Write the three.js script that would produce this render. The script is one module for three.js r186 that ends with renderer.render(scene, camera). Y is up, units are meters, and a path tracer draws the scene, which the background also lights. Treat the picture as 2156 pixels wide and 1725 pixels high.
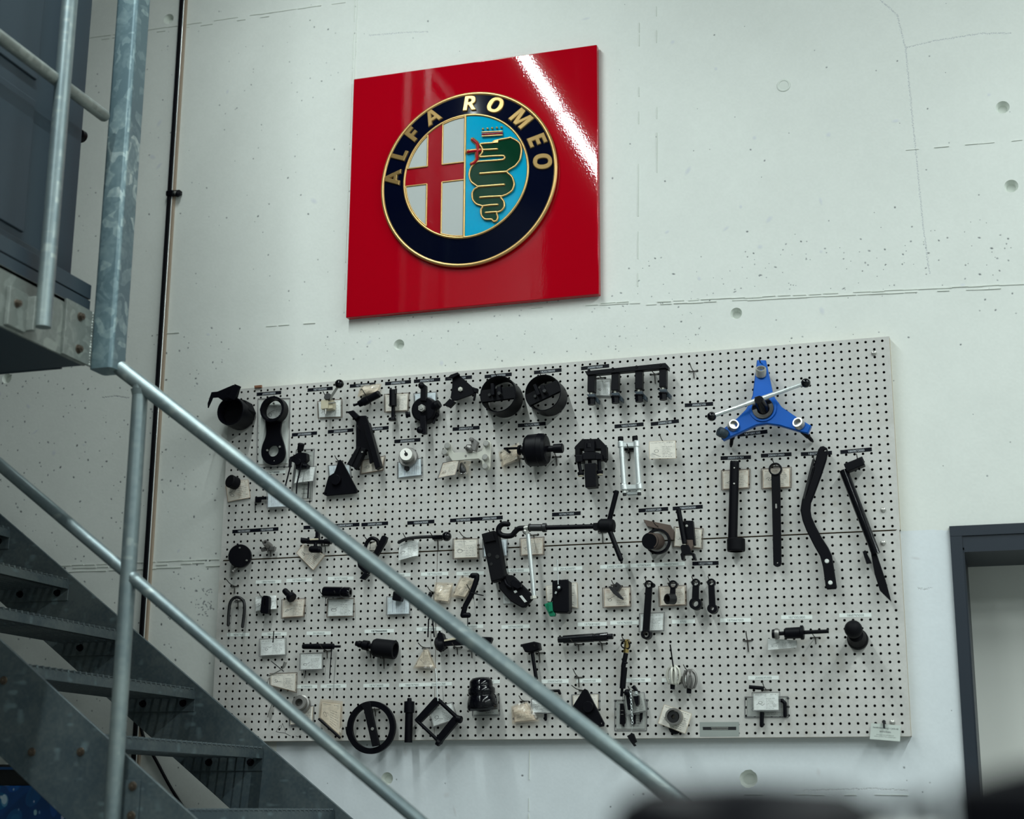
import * as THREE from 'three';
import { mergeGeometries } from 'three/addons/utils/BufferGeometryUtils.js';
import { RoundedBoxGeometry } from 'three/addons/geometries/RoundedBoxGeometry.js';
import { RectAreaLightUniformsLib } from 'three/addons/lights/RectAreaLightUniformsLib.js';
import { FontLoader } from 'three/addons/loaders/FontLoader.js';
import { TextGeometry } from 'three/addons/geometries/TextGeometry.js';

// ------------------------------------------------------------------ camera, light, exposure
const scene = new THREE.Scene();
const V = (x, y, z) => new THREE.Vector3(x, y, z);
const EYE = V(2.5145, 1.25, 4.7535);                       // x from the first hole column, y from the floor, z from the wall
const RIGHT = V(0.95326317, 0.00546069, -0.30209188), UP = V(0.06926517, 0.96925952, 0.23608963), BACK = V(0.29409464, -0.24597999, 0.92358118);
const FOCAL = 3295.76;
const camera = new THREE.PerspectiveCamera(29.3308, 2156 / 1725, 0.05, 60);
camera.position.copy(EYE);
camera.quaternion.setFromRotationMatrix(new THREE.Matrix4().makeBasis(RIGHT, UP, BACK));
camera.focus = 5.0;
camera.userData.fStop = 2.0;
scene.add(camera);
scene.background = new THREE.Color(0x10141a);
const renderer = new THREE.WebGLRenderer();
renderer.toneMapping = THREE.LinearToneMapping;
renderer.toneMappingExposure = 0.9;
renderer.shadowMap.enabled = true;
RectAreaLightUniformsLib.init();
// rows of ceiling battens run away from the wall (their fittings are built with the hall below)
const LAMP = { y: 4.75, rows: [0.47, 4.03, 7.6], z: [0.95, 2.56, 4.9, 7.2], length: 1.54, gain: [0.95, 1.3, 1.1], width: 0.042, glow: 262, color: 0xe9f5f3 };

// ------------------------------------------------------------------ helpers
function rng(seed) { return () => { seed |= 0; seed = seed + 0x6D2B79F5 | 0; let t = Math.imul(seed ^ seed >>> 15, 1 | seed); t = t + Math.imul(t ^ t >>> 7, 61 | t) ^ t; return ((t ^ t >>> 14) >>> 0) / 4294967296; }; }
const ZB = 0.0315;                                          // front of the perforated boards
// a point on the plane h above the boards (or on the plane x = X), met by the sight line through a point of the survey picture
function sight(px, py) { const a = (px - 1078) / FOCAL, b = (862.5 - py) / FOCAL; return RIGHT.clone().multiplyScalar(a).addScaledVector(UP, b).sub(BACK); }
function at(px, py, h = 0) { const d = sight(px, py); return EYE.clone().addScaledVector(d, (ZB + h - EYE.z) / d.z); }
function atX(px, py, X) { const d = sight(px, py); return EYE.clone().addScaledVector(d, (X - EYE.x) / d.x); }
function sheet(ox, oy, s) {                                 // one enlarged sheet of the survey
  const f = (x, y, h = 0) => at(ox + x / s, oy + y / s, h);
  f.m = (x, y) => f(x, y).distanceTo(f(x + 1, y));
  return f;
}
const A = sheet(430, 740, 5.39), B = sheet(800, 740, 5.39), C = sheet(1180, 720, 5.0725), D = sheet(1460, 700, 4.687), E = sheet(440, 1040, 5.39), F = sheet(800, 1040, 5.39),
  G = sheet(1140, 1020, 5.39), H = sheet(1480, 920, 4.539), I = sheet(440, 1280, 5.39), J = sheet(800, 1280, 5.39), K = sheet(1140, 1280, 5.39), L = sheet(1500, 1280, 4.9),
  M = sheet(600, 820, 7.19), N = sheet(840, 860, 9.8), O = sheet(1200, 900, 9.8), Q = sheet(540, 1060, 10.783), U = sheet(1260, 1330, 6.9), W = sheet(1320, 1040, 10.78), PX = sheet(0, 0, 1);

function clean(g) {
  if (g.index) g = g.toNonIndexed();
  const out = new THREE.BufferGeometry();
  out.setAttribute('position', g.getAttribute('position'));
  if (!g.getAttribute('normal')) g.computeVertexNormals();
  out.setAttribute('normal', g.getAttribute('normal'));
  if (g.userData.keepUV && g.getAttribute('uv')) out.setAttribute('uv', g.getAttribute('uv'));
  else {                                                    // uv in metres, seen along the main direction of each face
    const p = g.getAttribute('position'), n = g.getAttribute('normal'), uv = new Float32Array(p.count * 2);
    for (let i = 0; i < p.count; i += 3) {
      const nx = Math.abs(n.getX(i)), ny = Math.abs(n.getY(i)), nz = Math.abs(n.getZ(i));
      for (let k = i; k < i + 3; k++) {
        const x = p.getX(k), y = p.getY(k), z = p.getZ(k);
        if (nz >= nx && nz >= ny) { uv[2 * k] = x; uv[2 * k + 1] = y; } else if (nx >= ny) { uv[2 * k] = z; uv[2 * k + 1] = y; } else { uv[2 * k] = x; uv[2 * k + 1] = z; }
      }
    }
    out.setAttribute('uv', new THREE.BufferAttribute(uv, 2));
  }
  return out;
}
const join = (...list) => mergeGeometries(list.flat(9).filter(Boolean).map(clean));
const taken = new Map();
function numbered(name) { const n = taken.get(name) || 0; taken.set(name, n + 1); return n ? `${name}_${String(n).padStart(3, '0')}` : name; }
function shade(o) { o.castShadow = true; o.receiveShadow = true; return o; }
// parts: [name, geometries, material, { label, sub: [...] }]; world coordinates, the group stands at the base of the thing
function fill(root, parts, base) {
  for (const [name, geo, mat, o = {}] of parts) {
    const g = join(geo); g.translate(-base.x, -base.y, -base.z);
    const m = shade(new THREE.Mesh(g, mat)); m.name = name; root.add(m);
    if (o.label) m.userData.label = o.label;
    if (o.kind) m.userData.kind = o.kind;
    if (o.sub) fill(m, o.sub, base);
  }
}
function thing(name, label, category, parts, { group, kind, base } = {}) {
  if (!base) {
    const box = new THREE.Box3();
    for (const [, geo] of parts) box.union(new THREE.Box3().setFromBufferAttribute(join(geo).getAttribute('position')));
    base = V((box.min.x + box.max.x) / 2, box.min.y, (box.min.z + box.max.z) / 2);
  }
  let o;
  if (parts.length === 1 && !parts[0][3]?.sub) { const g = join(parts[0][1]); g.translate(-base.x, -base.y, -base.z); o = shade(new THREE.Mesh(g, parts[0][2])); }
  else { o = new THREE.Group(); fill(o, parts, base); }
  o.name = numbered(name); o.position.copy(base); scene.add(o);
  if (label) o.userData.label = label;
  if (category) o.userData.category = category;
  if (group) o.userData.group = group;
  if (kind) o.userData.kind = kind;
  return o;
}
const box = (x0, x1, y0, y1, z0, z1, r = 0) => { const g = r ? new RoundedBoxGeometry(x1 - x0, y1 - y0, z1 - z0, 2, r) : new THREE.BoxGeometry(x1 - x0, y1 - y0, z1 - z0); return g.translate((x0 + x1) / 2, (y0 + y1) / 2, (z0 + z1) / 2); };
function aim(g, a, b) { const d = b.clone().sub(a), q = new THREE.Quaternion().setFromUnitVectors(V(0, 1, 0), d.clone().normalize()); return g.applyQuaternion(q).translate(...a.toArray()); }
// a turned part: profile [t, radius] from a (t = 0) to b (t = 1)
function turn(a, b, prof, seg = 20) { const l = a.distanceTo(b); return aim(new THREE.LatheGeometry(prof.map(([t, r]) => new THREE.Vector2(Math.max(r, 0.00005), t * l)), seg), a, b); }
const hard = (prof) => prof.flatMap((p, i) => (i && i < prof.length - 1 ? [p, p] : [p]));   // doubled points keep edges crisp
const rod = (a, b, r, r2 = r, seg = 16) => turn(a, b, [[0, 0], [0, r * 0.9], [0, r * 0.9], [0.0, r], [1, r2], [1, r2 * 0.9], [1, r2 * 0.9], [1, 0]], seg);
const flat = (a, b, r, n = 6) => { const l = a.distanceTo(b); const g = new THREE.CylinderGeometry(r, r, l, n).toNonIndexed().translate(0, l / 2, 0); g.computeVertexNormals(); return aim(g, a, b); };
const ball = (p, r, s = 20) => new THREE.SphereGeometry(r, s, s * 0.6 | 0).translate(p.x, p.y, p.z);
function wire(pts, r, { closed = false, seg = 0, rs = 8, tension = 0.5 } = {}) {
  const c = new THREE.CatmullRomCurve3(pts, closed, 'catmullrom', tension);
  const g = new THREE.TubeGeometry(c, seg || Math.max(8, pts.length * 6), r, rs, closed);
  return closed ? [g] : [g, ball(pts[0], r, 8), ball(pts[pts.length - 1], r, 8)];
}
const kink = (pts, r, rs = 10) => pts.slice(1).flatMap((p, i) => [rod(pts[i], p, r, r, rs), ball(p, r, rs), i ? null : ball(pts[0], r, rs)]);
function outline(S, flatPts, h) { const v = []; for (let i = 0; i < flatPts.length; i += 2) { const p = S(flatPts[i], flatPts[i + 1], h); v.push(new THREE.Vector2(p.x, p.y)); } return v; }
function path(v, smooth) { return smooth ? new THREE.SplineCurve([...v, v[0]]).getPoints(v.length * 5).slice(0, -1) : v; }
// a plate cut to an outline on a sheet, front face h1 above the board, back face h0
function slab(S, pts, h0, h1, { holes = [], smooth = false, bevel = 0.0012 } = {}) {
  const sh = new THREE.Shape(path(outline(S, pts, h1), smooth));
  for (const q of holes) {
    const p = new THREE.Path();
    if (q.length === 3) { const c = S(q[0], q[1], h1), r = q[2] * S.m(q[0], q[1]); p.absarc(c.x, c.y, r, 0, Math.PI * 2, true); sh.holes.push(new THREE.Path(p.getPoints(10))); } else sh.holes.push(new THREE.Path(path(outline(S, q, h1))));
  }
  const b = Math.min(bevel, (h1 - h0) / 3);
  return new THREE.ExtrudeGeometry(sh, { depth: h1 - h0 - 2 * b, bevelEnabled: b > 0, bevelThickness: b, bevelSize: b, bevelOffset: -b, bevelSegments: 1, curveSegments: 10 }).translate(0, 0, ZB + h0 + b);
}
// an oblong block on a sheet: centre, width, height (sheet units), turn in degrees
function block(S, x, y, w, h, h0, h1, deg = 0, r = 0.0015) {
  const c = S(x, y, h1), m = S.m(x, y);
  return new RoundedBoxGeometry(w * m, h * m, h1 - h0, 2, Math.min(r, (h1 - h0) / 3)).rotateZ(-deg * Math.PI / 180).translate(c.x, c.y, ZB + (h0 + h1) / 2);
}
// a round part standing out of the board: radius in sheet units, optional bore
function drum(S, x, y, R, h0, h1, bore = 0, seg = 32) {
  const c = S(x, y, h1), m = S.m(x, y), a = V(c.x, c.y, ZB + h0), b = V(c.x, c.y, ZB + h1), e = Math.min(0.06, 0.0012 / (h1 - h0));
  const ro = R * m, ri = bore * m;
  return turn(a, b, bore ? hard([[0, ri], [0, ro], [1 - e, ro], [1, ro - 0.001], [1, ri + 0.0005], [1 - e, ri], [0, ri]]) : hard([[0, 0], [0, ro], [1 - e, ro], [1, ro - 0.001], [1, 0]]), seg);
}
const drumAt = (S, x, y, h, r, d) => { const p = S(x, y, h); return turn(V(p.x, p.y, p.z - d), p, hard([[0, 0], [0, r], [0.9, r], [1, r * 0.92], [1, 0]]), 16); };
function tilt(g, S, x, y, h, ax, deg) { const p = S(x, y, h); return g.translate(-p.x, -p.y, -p.z).applyMatrix4(new THREE.Matrix4().makeRotationAxis(ax, deg * Math.PI / 180)).translate(p.x, p.y, p.z); }

// ------------------------------------------------------------------ textures
function lattice(n, seed) { const r = rng(seed), a = new Float32Array(n * n); for (let i = 0; i < a.length; i++) a[i] = r(); return (u, v) => { u = (u % 1 + 1) % 1 * n; v = (v % 1 + 1) % 1 * n; const i = Math.floor(u), j = Math.floor(v), f = u - i, g = v - j, s = f * f * (3 - 2 * f), t = g * g * (3 - 2 * g), i1 = (i + 1) % n, j1 = (j + 1) % n, i0 = i % n, j0 = j % n; return (a[j0 * n + i0] * (1 - s) + a[j0 * n + i1] * s) * (1 - t) + (a[j1 * n + i0] * (1 - s) + a[j1 * n + i1] * s) * t; }; }
function texture(w, h, fn, { srgb = true, repeat = [1, 1], offset = [0, 0], data } = {}) {
  data = data || new Uint8Array(w * h * 4);
  if (fn) for (let j = 0; j < h; j++) for (let i = 0; i < w; i++) { const c = fn(i / w, j / h, i, j), k = (j * w + i) * 4; data[k] = c[0]; data[k + 1] = c[1]; data[k + 2] = c[2]; data[k + 3] = 255; }
  const t = new THREE.DataTexture(data, w, h, THREE.RGBAFormat);
  t.colorSpace = srgb ? THREE.SRGBColorSpace : THREE.NoColorSpace; t.magFilter = THREE.LinearFilter; t.minFilter = THREE.LinearMipmapLinearFilter; t.generateMipmaps = true;
  t.wrapS = t.wrapT = THREE.RepeatWrapping; t.repeat.set(...repeat); t.offset.set(...offset); t.needsUpdate = true;
  return t;
}
const clamp = (x, a = 0, b = 255) => Math.max(a, Math.min(b, x));
const mix = (a, b, t) => a.map((x, i) => x + (b[i] - x) * t);
// painted concrete: 4.096 m of wall, 2 mm to a pixel, with air holes, hairline cracks, form marks
const WALL = { x: -1.45, y: 0.65, size: 4.096, n: 2048 };
function wallTextures() {
  const n = WALL.n, a = lattice(9, 1), b = lattice(37, 2), c = lattice(160, 3), d = lattice(640, 4);
  const col = new Uint8Array(n * n * 4), bump = new Uint8Array(n * n * 4);
  for (let j = 0; j < n; j++) for (let i = 0; i < n; i++) {
    const u = i / n, v = j / n, f = (a(u, v) - 0.5) * 6 + (b(u, v) - 0.5) * 3 + (c(u, v) - 0.5) * 2 + (d(u, v) - 0.5) * 3, k = (j * n + i) * 4;
    const y = WALL.y + v * WALL.size;
    const edge = 2.052 + (b(u * 3, 0.3) - 0.5) * 0.006, coat = y < edge && (u * WALL.size + WALL.x > 0.2) ? 1 : 0;       // a newer, whiter and bluer coat below the brush line
    col[k] = 226 + f - coat * 3; col[k + 1] = 229 + f; col[k + 2] = 224 + f + coat * 9; col[k + 3] = 255;
    const g = 160 + (c(u, v) - 0.5) * 14 + (d(u, v) - 0.5) * 12 + (b(u, v) - 0.5) * 22; bump[k] = bump[k + 1] = bump[k + 2] = g; bump[k + 3] = 255;
  }
  const r = rng(77), toPx = (x, y) => [(x - WALL.x) / WALL.size * n, (y - WALL.y) / WALL.size * n];
  const spot = (x, y, rx, ry, ang, tone, deep) => {
    const [cx, cy] = toPx(x, y), m = Math.ceil(Math.max(rx, ry)) + 1, ca = Math.cos(ang), sa = Math.sin(ang);
    for (let j = -m; j <= m; j++) for (let i = -m; i <= m; i++) {
      const X = Math.round(cx) + i, Y = Math.round(cy) + j; if (X < 0 || Y < 0 || X >= n || Y >= n) continue;
      const p = (i * ca + j * sa) / rx, q = (-i * sa + j * ca) / ry, w = clamp(1.3 - Math.hypot(p, q), 0, 1); if (!w) continue;
      const k = (Y * n + X) * 4; for (let e = 0; e < 3; e++) { col[k + e] = col[k + e] * (1 - w) + (tone + e * 3) * w; bump[k + e] = clamp(bump[k + e] - deep * w); }
    }
  };
  const scatter = (count, x0, x1, y0, y1, s) => { for (let i = 0; i < count; i++) { const z = r(); spot(x0 + r() * (x1 - x0), y0 + r() * (y1 - y0), s * (0.7 + z * z * 1.5), s * (0.6 + z * 0.9), r() * 3.1, 70 + r() * 80, 110); } };
  scatter(420, -1.4, 2.65, 0.7, 4.7, 0.9); scatter(70, 1.4, 2.6, 2.82, 3.0, 0.7); scatter(60, 1.9, 2.7, 2.65, 3.1, 0.8); scatter(760, -1.4, -0.05, 1.1, 2.9, 1.1); scatter(130, -1.2, 0.4, 3.0, 4.2, 0.9); scatter(90, 0.3, 1.7, 2.68, 2.86, 0.8);
  for (let i = 0; i < 22; i++) spot(1.3 + r() * 1.3, 2.8 + r() * 0.17, 1.2 + r() * 1.5, 0.8 + r() * 0.6, (r() - 0.5), 90 + r() * 60, 120);
  for (let i = 0; i < 40; i++) spot(-0.13 + r() * 0.07, 1.87 + r() * 0.09, 0.8 + r() * 2, 0.6 + r() * 0.6, r() * 3, 120, 20);     // smudge of black beside the boards
  for (let i = 0; i < 150; i++) spot(-1.4 + r() * 4, 1 + r() * 3.4, 2 + r() * 6, 1.5 + r() * 3, r() * 3, 214, -18 - r() * 22);   // trowel lumps
  const crack = (pts, deep, tone) => { for (let i = 1; i < pts.length; i++) { const [x0, y0] = pts[i - 1], [x1, y1] = pts[i], L2 = Math.hypot(x1 - x0, y1 - y0), m = Math.ceil(L2 / 0.0015); for (let k = 0; k < m; k++) spot(x0 + (x1 - x0) * k / m + (r() - 0.5) * 0.004, y0 + (y1 - y0) * k / m + (r() - 0.5) * 0.004, 0.75, 0.75, 0, tone, deep); } };
  crack([[2.22, 3.87], [2.25, 3.8], [2.3, 3.74], [2.32, 3.62], [2.33, 3.3], [2.34, 3.0], [2.35, 2.85]], 50, 188);
  crack([[2.32, 3.62], [2.4, 3.63], [2.55, 3.635], [2.66, 3.62]], 50, 185);
  crack([[-0.55, 2.67], [-0.5, 2.672], [-0.44, 2.66]], 90, 150); crack([[0.45, 3.95], [0.6, 3.94], [0.68, 3.93]], 60, 190); crack([[2.26, 1.88], [2.28, 1.876], [2.3, 1.88]], 60, 185); crack([[1.9, 1.3], [2.1, 1.305], [2.2, 1.3]], 60, 195);
  const o = { repeat: [1 / WALL.size, 1 / WALL.size], offset: [-WALL.x / WALL.size, -WALL.y / WALL.size] };
  return [texture(n, n, null, { data: col, ...o }), texture(n, n, null, { data: bump, srgb: false, ...o })];
}
const [wallMap, wallBump] = wallTextures();
function spangle(base, light, dark, seed, cells = 26, warm = [0, 0, 0]) {   // zinc flowers on galvanised steel, one metre to a tile
  const n = 512, r = rng(seed), pts = []; for (let i = 0; i < cells * cells; i++) pts.push([r(), r(), r(), r()]);
  const big = lattice(5, seed + 1), mid = lattice(22, seed + 2), fine = lattice(120, seed + 3), grid = Array.from({ length: cells * cells }, () => []);
  for (const p of pts) grid[(p[1] * cells | 0) * cells + (p[0] * cells | 0)].push(p);
  return texture(n, n, (u, v) => {
    const uu = u + (mid(u, v) - 0.5) * 0.05, vv = v + (mid(v, u) - 0.5) * 0.05;
    let best = 9, tone = 0.5; const gi = Math.floor(uu * cells), gj = Math.floor(vv * cells);
    for (let j = -1; j <= 1; j++) for (let i = -1; i <= 1; i++) for (const p of grid[((gj + j) % cells + cells) % cells * cells + ((gi + i) % cells + cells) % cells]) {
      let dx = Math.abs(p[0] - (uu % 1 + 1) % 1), dy = Math.abs(p[1] - (vv % 1 + 1) % 1); dx = Math.min(dx, 1 - dx); dy = Math.min(dy, 1 - dy); const q = dx * dx + dy * dy * (0.5 + p[3]); if (q < best) { best = q; tone = p[2]; } }
    const t = tone * tone * 0.7 + (big(u, v) - 0.4) * 0.7 + (fine(u, v) - 0.5) * 0.25;
    let c = mix(dark, base, clamp(t * 2, 0, 1)); c = mix(c, light, clamp(t * 1.6 - 0.75, 0, 1)); const s = clamp((mid(u * 2, v * 2) - 0.6) * 2.4, 0, 1);
    return c.map((x, i) => clamp(x + warm[i] * s));
  });
}
function mottle(a, b, c, seed, fine = 150) {                  // cloudy weathered zinc, one metre to a tile
  const l0 = lattice(4, seed), l1 = lattice(13, seed + 1), l2 = lattice(40, seed + 2), l3 = lattice(fine, seed + 3);
  return texture(512, 512, (u, v) => { const w = (l1(v, u) - 0.5) * 0.06, t = l0(u + w, v) * 0.45 + l1(u, v + w) * 0.3 + l2(u + w, v - w) * 0.17 + (l3(u, v) - 0.5) * 0.22 - 0.02, s = clamp((l2(v * 2, u) * l1(v, u * 2) - 0.46) * 3.5, 0, 1); return mix(mix(b, a, clamp(t * 1.9 - 0.3, 0, 1)), c, s * 0.6).map((x) => clamp(x)); });
}
const noiseRough = (lo, hi, seed, n = 256, a = 18, b = 90) => { const f = lattice(a, seed), g = lattice(b, seed + 1); return texture(n, n, (u, v) => { const t = lo + (hi - lo) * (f(u, v) * 0.6 + g(u, v) * 0.4); return [t * 255, t * 255, t * 255]; }, { srgb: false }); };
const std = (c, roughness, metalness = 0, extra = {}) => new THREE.MeshPhysicalMaterial({ color: c, roughness, metalness, ...extra });

const M_ = {};
M_.wall = std(0xffffff, 0.75, 0, { map: wallMap, bumpMap: wallBump, bumpScale: 0.0028 });
M_.seam = std(0xdfe3dc, 0.75); M_.cup = std(0xdadfd8, 0.8);
M_.hall = std(0x8f9492, 0.85); M_.ceiling = std(0x5c6062, 0.9); M_.floor = std(0x8b8d8b, 0.5);
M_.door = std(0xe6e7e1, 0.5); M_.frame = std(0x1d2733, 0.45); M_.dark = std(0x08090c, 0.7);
const peg1 = lattice(6, 21), peg2 = lattice(48, 22), peg3 = lattice(220, 23);
const pegMap = texture(1024, 1024, (u, v) => { const s = clamp((peg2(u, v) - 0.62) * 2.2, 0, 1) * clamp((peg1(u, v) - 0.35) * 2, 0, 1); const f = (peg1(v, u) - 0.5) * 10 + (peg2(v, u) - 0.5) * 6 + (peg3(u, v) - 0.5) * 7; return [201 + f - s * 16, 199 + f - s * 19, 195 + f - s * 23]; }, { repeat: [1 / 1.3, 1 / 1.3] });
M_.peg = std(0xffffff, 0.5, 0, { map: pegMap });
M_.pegEdge = std(0xb9ab96, 0.6);
M_.black = std(new THREE.Color().setRGB(0.0028, 0.0028, 0.0052), 0.42, 0, { specularIntensity: 0.25 });
M_.blackRough = std(new THREE.Color().setRGB(0.0045, 0.0045, 0.0065), 0.6, 0, { specularIntensity: 0.25 });
M_.gloss = std(new THREE.Color().setRGB(0.002, 0.002, 0.004), 0.12, 0, { specularIntensity: 0.8 });
M_.gun = std(new THREE.Color().setRGB(0.03, 0.03, 0.032), 0.38, 0.5);
M_.steel = std(new THREE.Color().setRGB(0.52, 0.51, 0.48), 0.34, 0.7);
M_.chrome = std(new THREE.Color().setRGB(0.78, 0.82, 0.82), 0.24, 0.55);
M_.zinc = std(new THREE.Color().setRGB(0.66, 0.65, 0.58), 0.42, 0.3);
M_.castSteel = std(new THREE.Color().setRGB(0.26, 0.25, 0.24), 0.42, 0.85);
M_.brass = std(new THREE.Color().setRGB(0.6, 0.43, 0.16), 0.28, 0.95);
M_.brown = std(new THREE.Color().setRGB(0.12, 0.085, 0.07), 0.55, 0.35);
M_.rust = std(new THREE.Color().setRGB(0.25, 0.11, 0.06), 0.7);
M_.blue = std(new THREE.Color().setRGB(0.0, 0.105, 0.5), 0.32, 0.35);
M_.green = std(new THREE.Color().setRGB(0.0, 0.2, 0.1), 0.35);
M_.wire = std(new THREE.Color().setRGB(0.07, 0.065, 0.06), 0.4, 0.7);
M_.cream = std(0xc9bfa6, 0.6); M_.white = std(0xe4e6e2, 0.4); M_.grey = std(0x8d8d88, 0.6);
M_.plastic = std(0xffffff, 0.12, 0, { transmission: 1, thickness: 0, ior: 1.35, side: THREE.DoubleSide });
M_.bag = std(0xfaf4ec, 0.16, 0, { transmission: 0.9, thickness: 0, ior: 1.5, side: THREE.DoubleSide });
M_.rim = std(0x6d5d50, 0.4); M_.rimGrey = std(0x77787a, 0.35);
M_.galvColumn = std(0xffffff, 0.45, 0.3, { map: spangle([128, 148, 152], [206, 216, 212], [92, 114, 122], 31, 38) });
M_.galvPlate = std(0xffffff, 0.5, 0.35, { map: spangle([132, 138, 134], [152, 158, 152], [116, 122, 118], 41, 40) });
M_.galvRail = std(0xffffff, 0.42, 0.6, { map: mottle([142, 154, 154], [116, 130, 134], [176, 184, 180], 51, 90) });
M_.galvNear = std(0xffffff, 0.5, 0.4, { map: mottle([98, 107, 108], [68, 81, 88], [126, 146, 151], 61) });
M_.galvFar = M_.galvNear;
M_.bolt = std(0x5a5046, 0.38, 0.6); M_.weld = std(0xb4bab6, 0.5, 0.6);
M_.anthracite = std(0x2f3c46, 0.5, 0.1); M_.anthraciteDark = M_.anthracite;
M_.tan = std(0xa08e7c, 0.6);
M_.pipe = std(new THREE.Color().setRGB(0.5, 0.48, 0.45), 0.22, 0.9);
M_.lamp = new THREE.MeshStandardMaterial({ color: 0xffffff, emissive: LAMP.color, emissiveIntensity: 6, roughness: 0.5 });
M_.housing = std(0xd8dcda, 0.5);
M_.ink = std(0x16181c, 0.8);

// ------------------------------------------------------------------ the hall
function structure(name, parts, base) { return thing(name, null, null, parts, { kind: 'structure', base }); }
const ROOM = { x0: -5.4, x1: 8.4, z1: 10.2, y1: 5.3 };
const DOOR = { x0: 2.396, x1: 3.42, y1: 1.99 };
const TIES = [[0.5957, 2.7727, 0.019], [1.7493, 2.7789, 0.019], [2.6028, 3.3753, 0.021], [2.6099, 3.1109, 0.021], [0.591, 1.334, 0.02], [-0.9606, 2.7748, 0.02], [1.7428, 1.3342, 0.026], [-0.3786, 4.1476, 0.021]];
{
  const sh = new THREE.Shape(); sh.moveTo(ROOM.x0, 0); sh.lineTo(DOOR.x0, 0); sh.lineTo(DOOR.x0, DOOR.y1); sh.lineTo(DOOR.x1, DOOR.y1); sh.lineTo(DOOR.x1, 0); sh.lineTo(ROOM.x1, 0); sh.lineTo(ROOM.x1, ROOM.y1); sh.lineTo(ROOM.x0, ROOM.y1); sh.closePath();
  const r = rng(5);
  for (const [x, y, R] of TIES) { const p = [], rough = R > 0.024; for (let i = 0; i < 20; i++) { const a = -i / 20 * Math.PI * 2, q = R * (rough ? 0.95 + r() * 0.12 : 1); p.push(new THREE.Vector2(x + Math.cos(a) * q, y + Math.sin(a) * q)); } sh.holes.push(new THREE.Path(p)); }
  const body = new THREE.ExtrudeGeometry(sh, { depth: 0.4, bevelEnabled: false }).translate(0, 0, -0.4);
  const w = structure('wall_back', [['concrete', body, M_.wall]], V(0, 0, 0));
  const cups = [];
  for (const [x, y, R] of TIES) cups.push(['tie_hole', turn(V(x, y, -0.022), V(x, y, -0.0005), hard([[0, 0], [0, R * 0.62], [0.3, R * 0.7], [1, R * 1.05]]), 24), M_.cup]);
  cups.push(['tie_hole', turn(V(1.9285, 3.5452, 0), V(1.9285, 3.5452, 0.0025), hard([[0, 0.023], [1, 0.021], [1, 0.017], [0.4, 0.015], [0.4, 0]]), 24), M_.cup]);
  // fins left by the formwork joints
  const fin = (x0, y0, x1, y1, seed, wd = 0.0022, gap = 0.25) => { const rr = rng(seed), g = [], m = Math.ceil(Math.hypot(x1 - x0, y1 - y0) / 0.05), ang = Math.atan2(y1 - y0, x1 - x0); for (let i = 0; i < m; i++) { if (rr() < gap) continue; const t = (i + 0.5) / m, l = Math.hypot(x1 - x0, y1 - y0) / m * (0.7 + rr() * 0.5); g.push(new THREE.BoxGeometry(l, wd * (0.6 + rr() * 0.7), 0.002 + rr() * 0.002).rotateZ(ang + (rr() - 0.5) * 0.03).translate(x0 + (x1 - x0) * t, y0 + (y1 - y0) * t + (rr() - 0.5) * 0.002, 0.001)); } return g; };
  cups.push(['formwork_seam', [fin(-0.35, 2.892, 1.5, 2.85, 1, 0.002, 0.5), fin(1.25, 2.852, 2.75, 2.787, 2, 0.003, 0.05), fin(1.45, 2.835, 2.75, 2.776, 3, 0.002, 0.25)], M_.seam]);
  cups.push(['formwork_seam', [fin(-1.3, 4.13, 0.35, 4.1, 4, 0.0022, 0.2), fin(-1.3, 4.118, 0.1, 4.09, 5, 0.0018, 0.4)], M_.seam]);
  cups.push(['formwork_seam', [fin(0.388, 2.9, 0.392, 4.6, 6, 0.0025, 0.1), fin(0.399, 3.4, 0.402, 4.6, 7, 0.002, 0.3)], M_.seam]);
  cups.push(['formwork_seam', [fin(-1.4, 2.07, -0.04, 2.063, 8, 0.0025, 0.1), fin(-1.4, 2.046, -0.04, 2.04, 9, 0.002, 0.3), fin(-0.8, 2.057, -0.1, 2.053, 10, 0.004, 0.5)], M_.seam]);
  cups.push(['formwork_seam', [fin(1.43, 2.9, 1.45, 3.9, 11, 0.0015, 0.5), fin(1.5, 3.2, 1.51, 3.95, 12, 0.0015, 0.5), fin(2.3, 3.27, 2.75, 3.255, 13, 0.0015, 0.2), fin(1.06, 1.0, 1.065, 1.42, 14, 0.002, 0.2), fin(1.5, 1.29, 2.2, 1.288, 15, 0.0012, 0.6)], M_.seam]);
  fill(w, cups, V(0, 0, 0));
}
structure('floor', [['slab', box(ROOM.x0 - 0.3, ROOM.x1 + 0.3, -0.2, 0, -0.8, ROOM.z1 + 0.3), M_.floor]]);
structure('ceiling', [['slab', box(ROOM.x0 - 0.3, ROOM.x1 + 0.3, ROOM.y1, ROOM.y1 + 0.25, -0.4, ROOM.z1 + 0.3), M_.ceiling]]);
structure('wall_left', [['concrete', box(ROOM.x0 - 0.3, ROOM.x0, 0, ROOM.y1, -0.4, ROOM.z1), M_.hall]]);
structure('wall_right', [['concrete', box(ROOM.x1, ROOM.x1 + 0.3, 0, ROOM.y1, -0.4, ROOM.z1), M_.hall]]);
structure('wall_front', [['concrete', box(ROOM.x0, ROOM.x1, 0, ROOM.y1, ROOM.z1, ROOM.z1 + 0.3), M_.hall]]);
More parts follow.
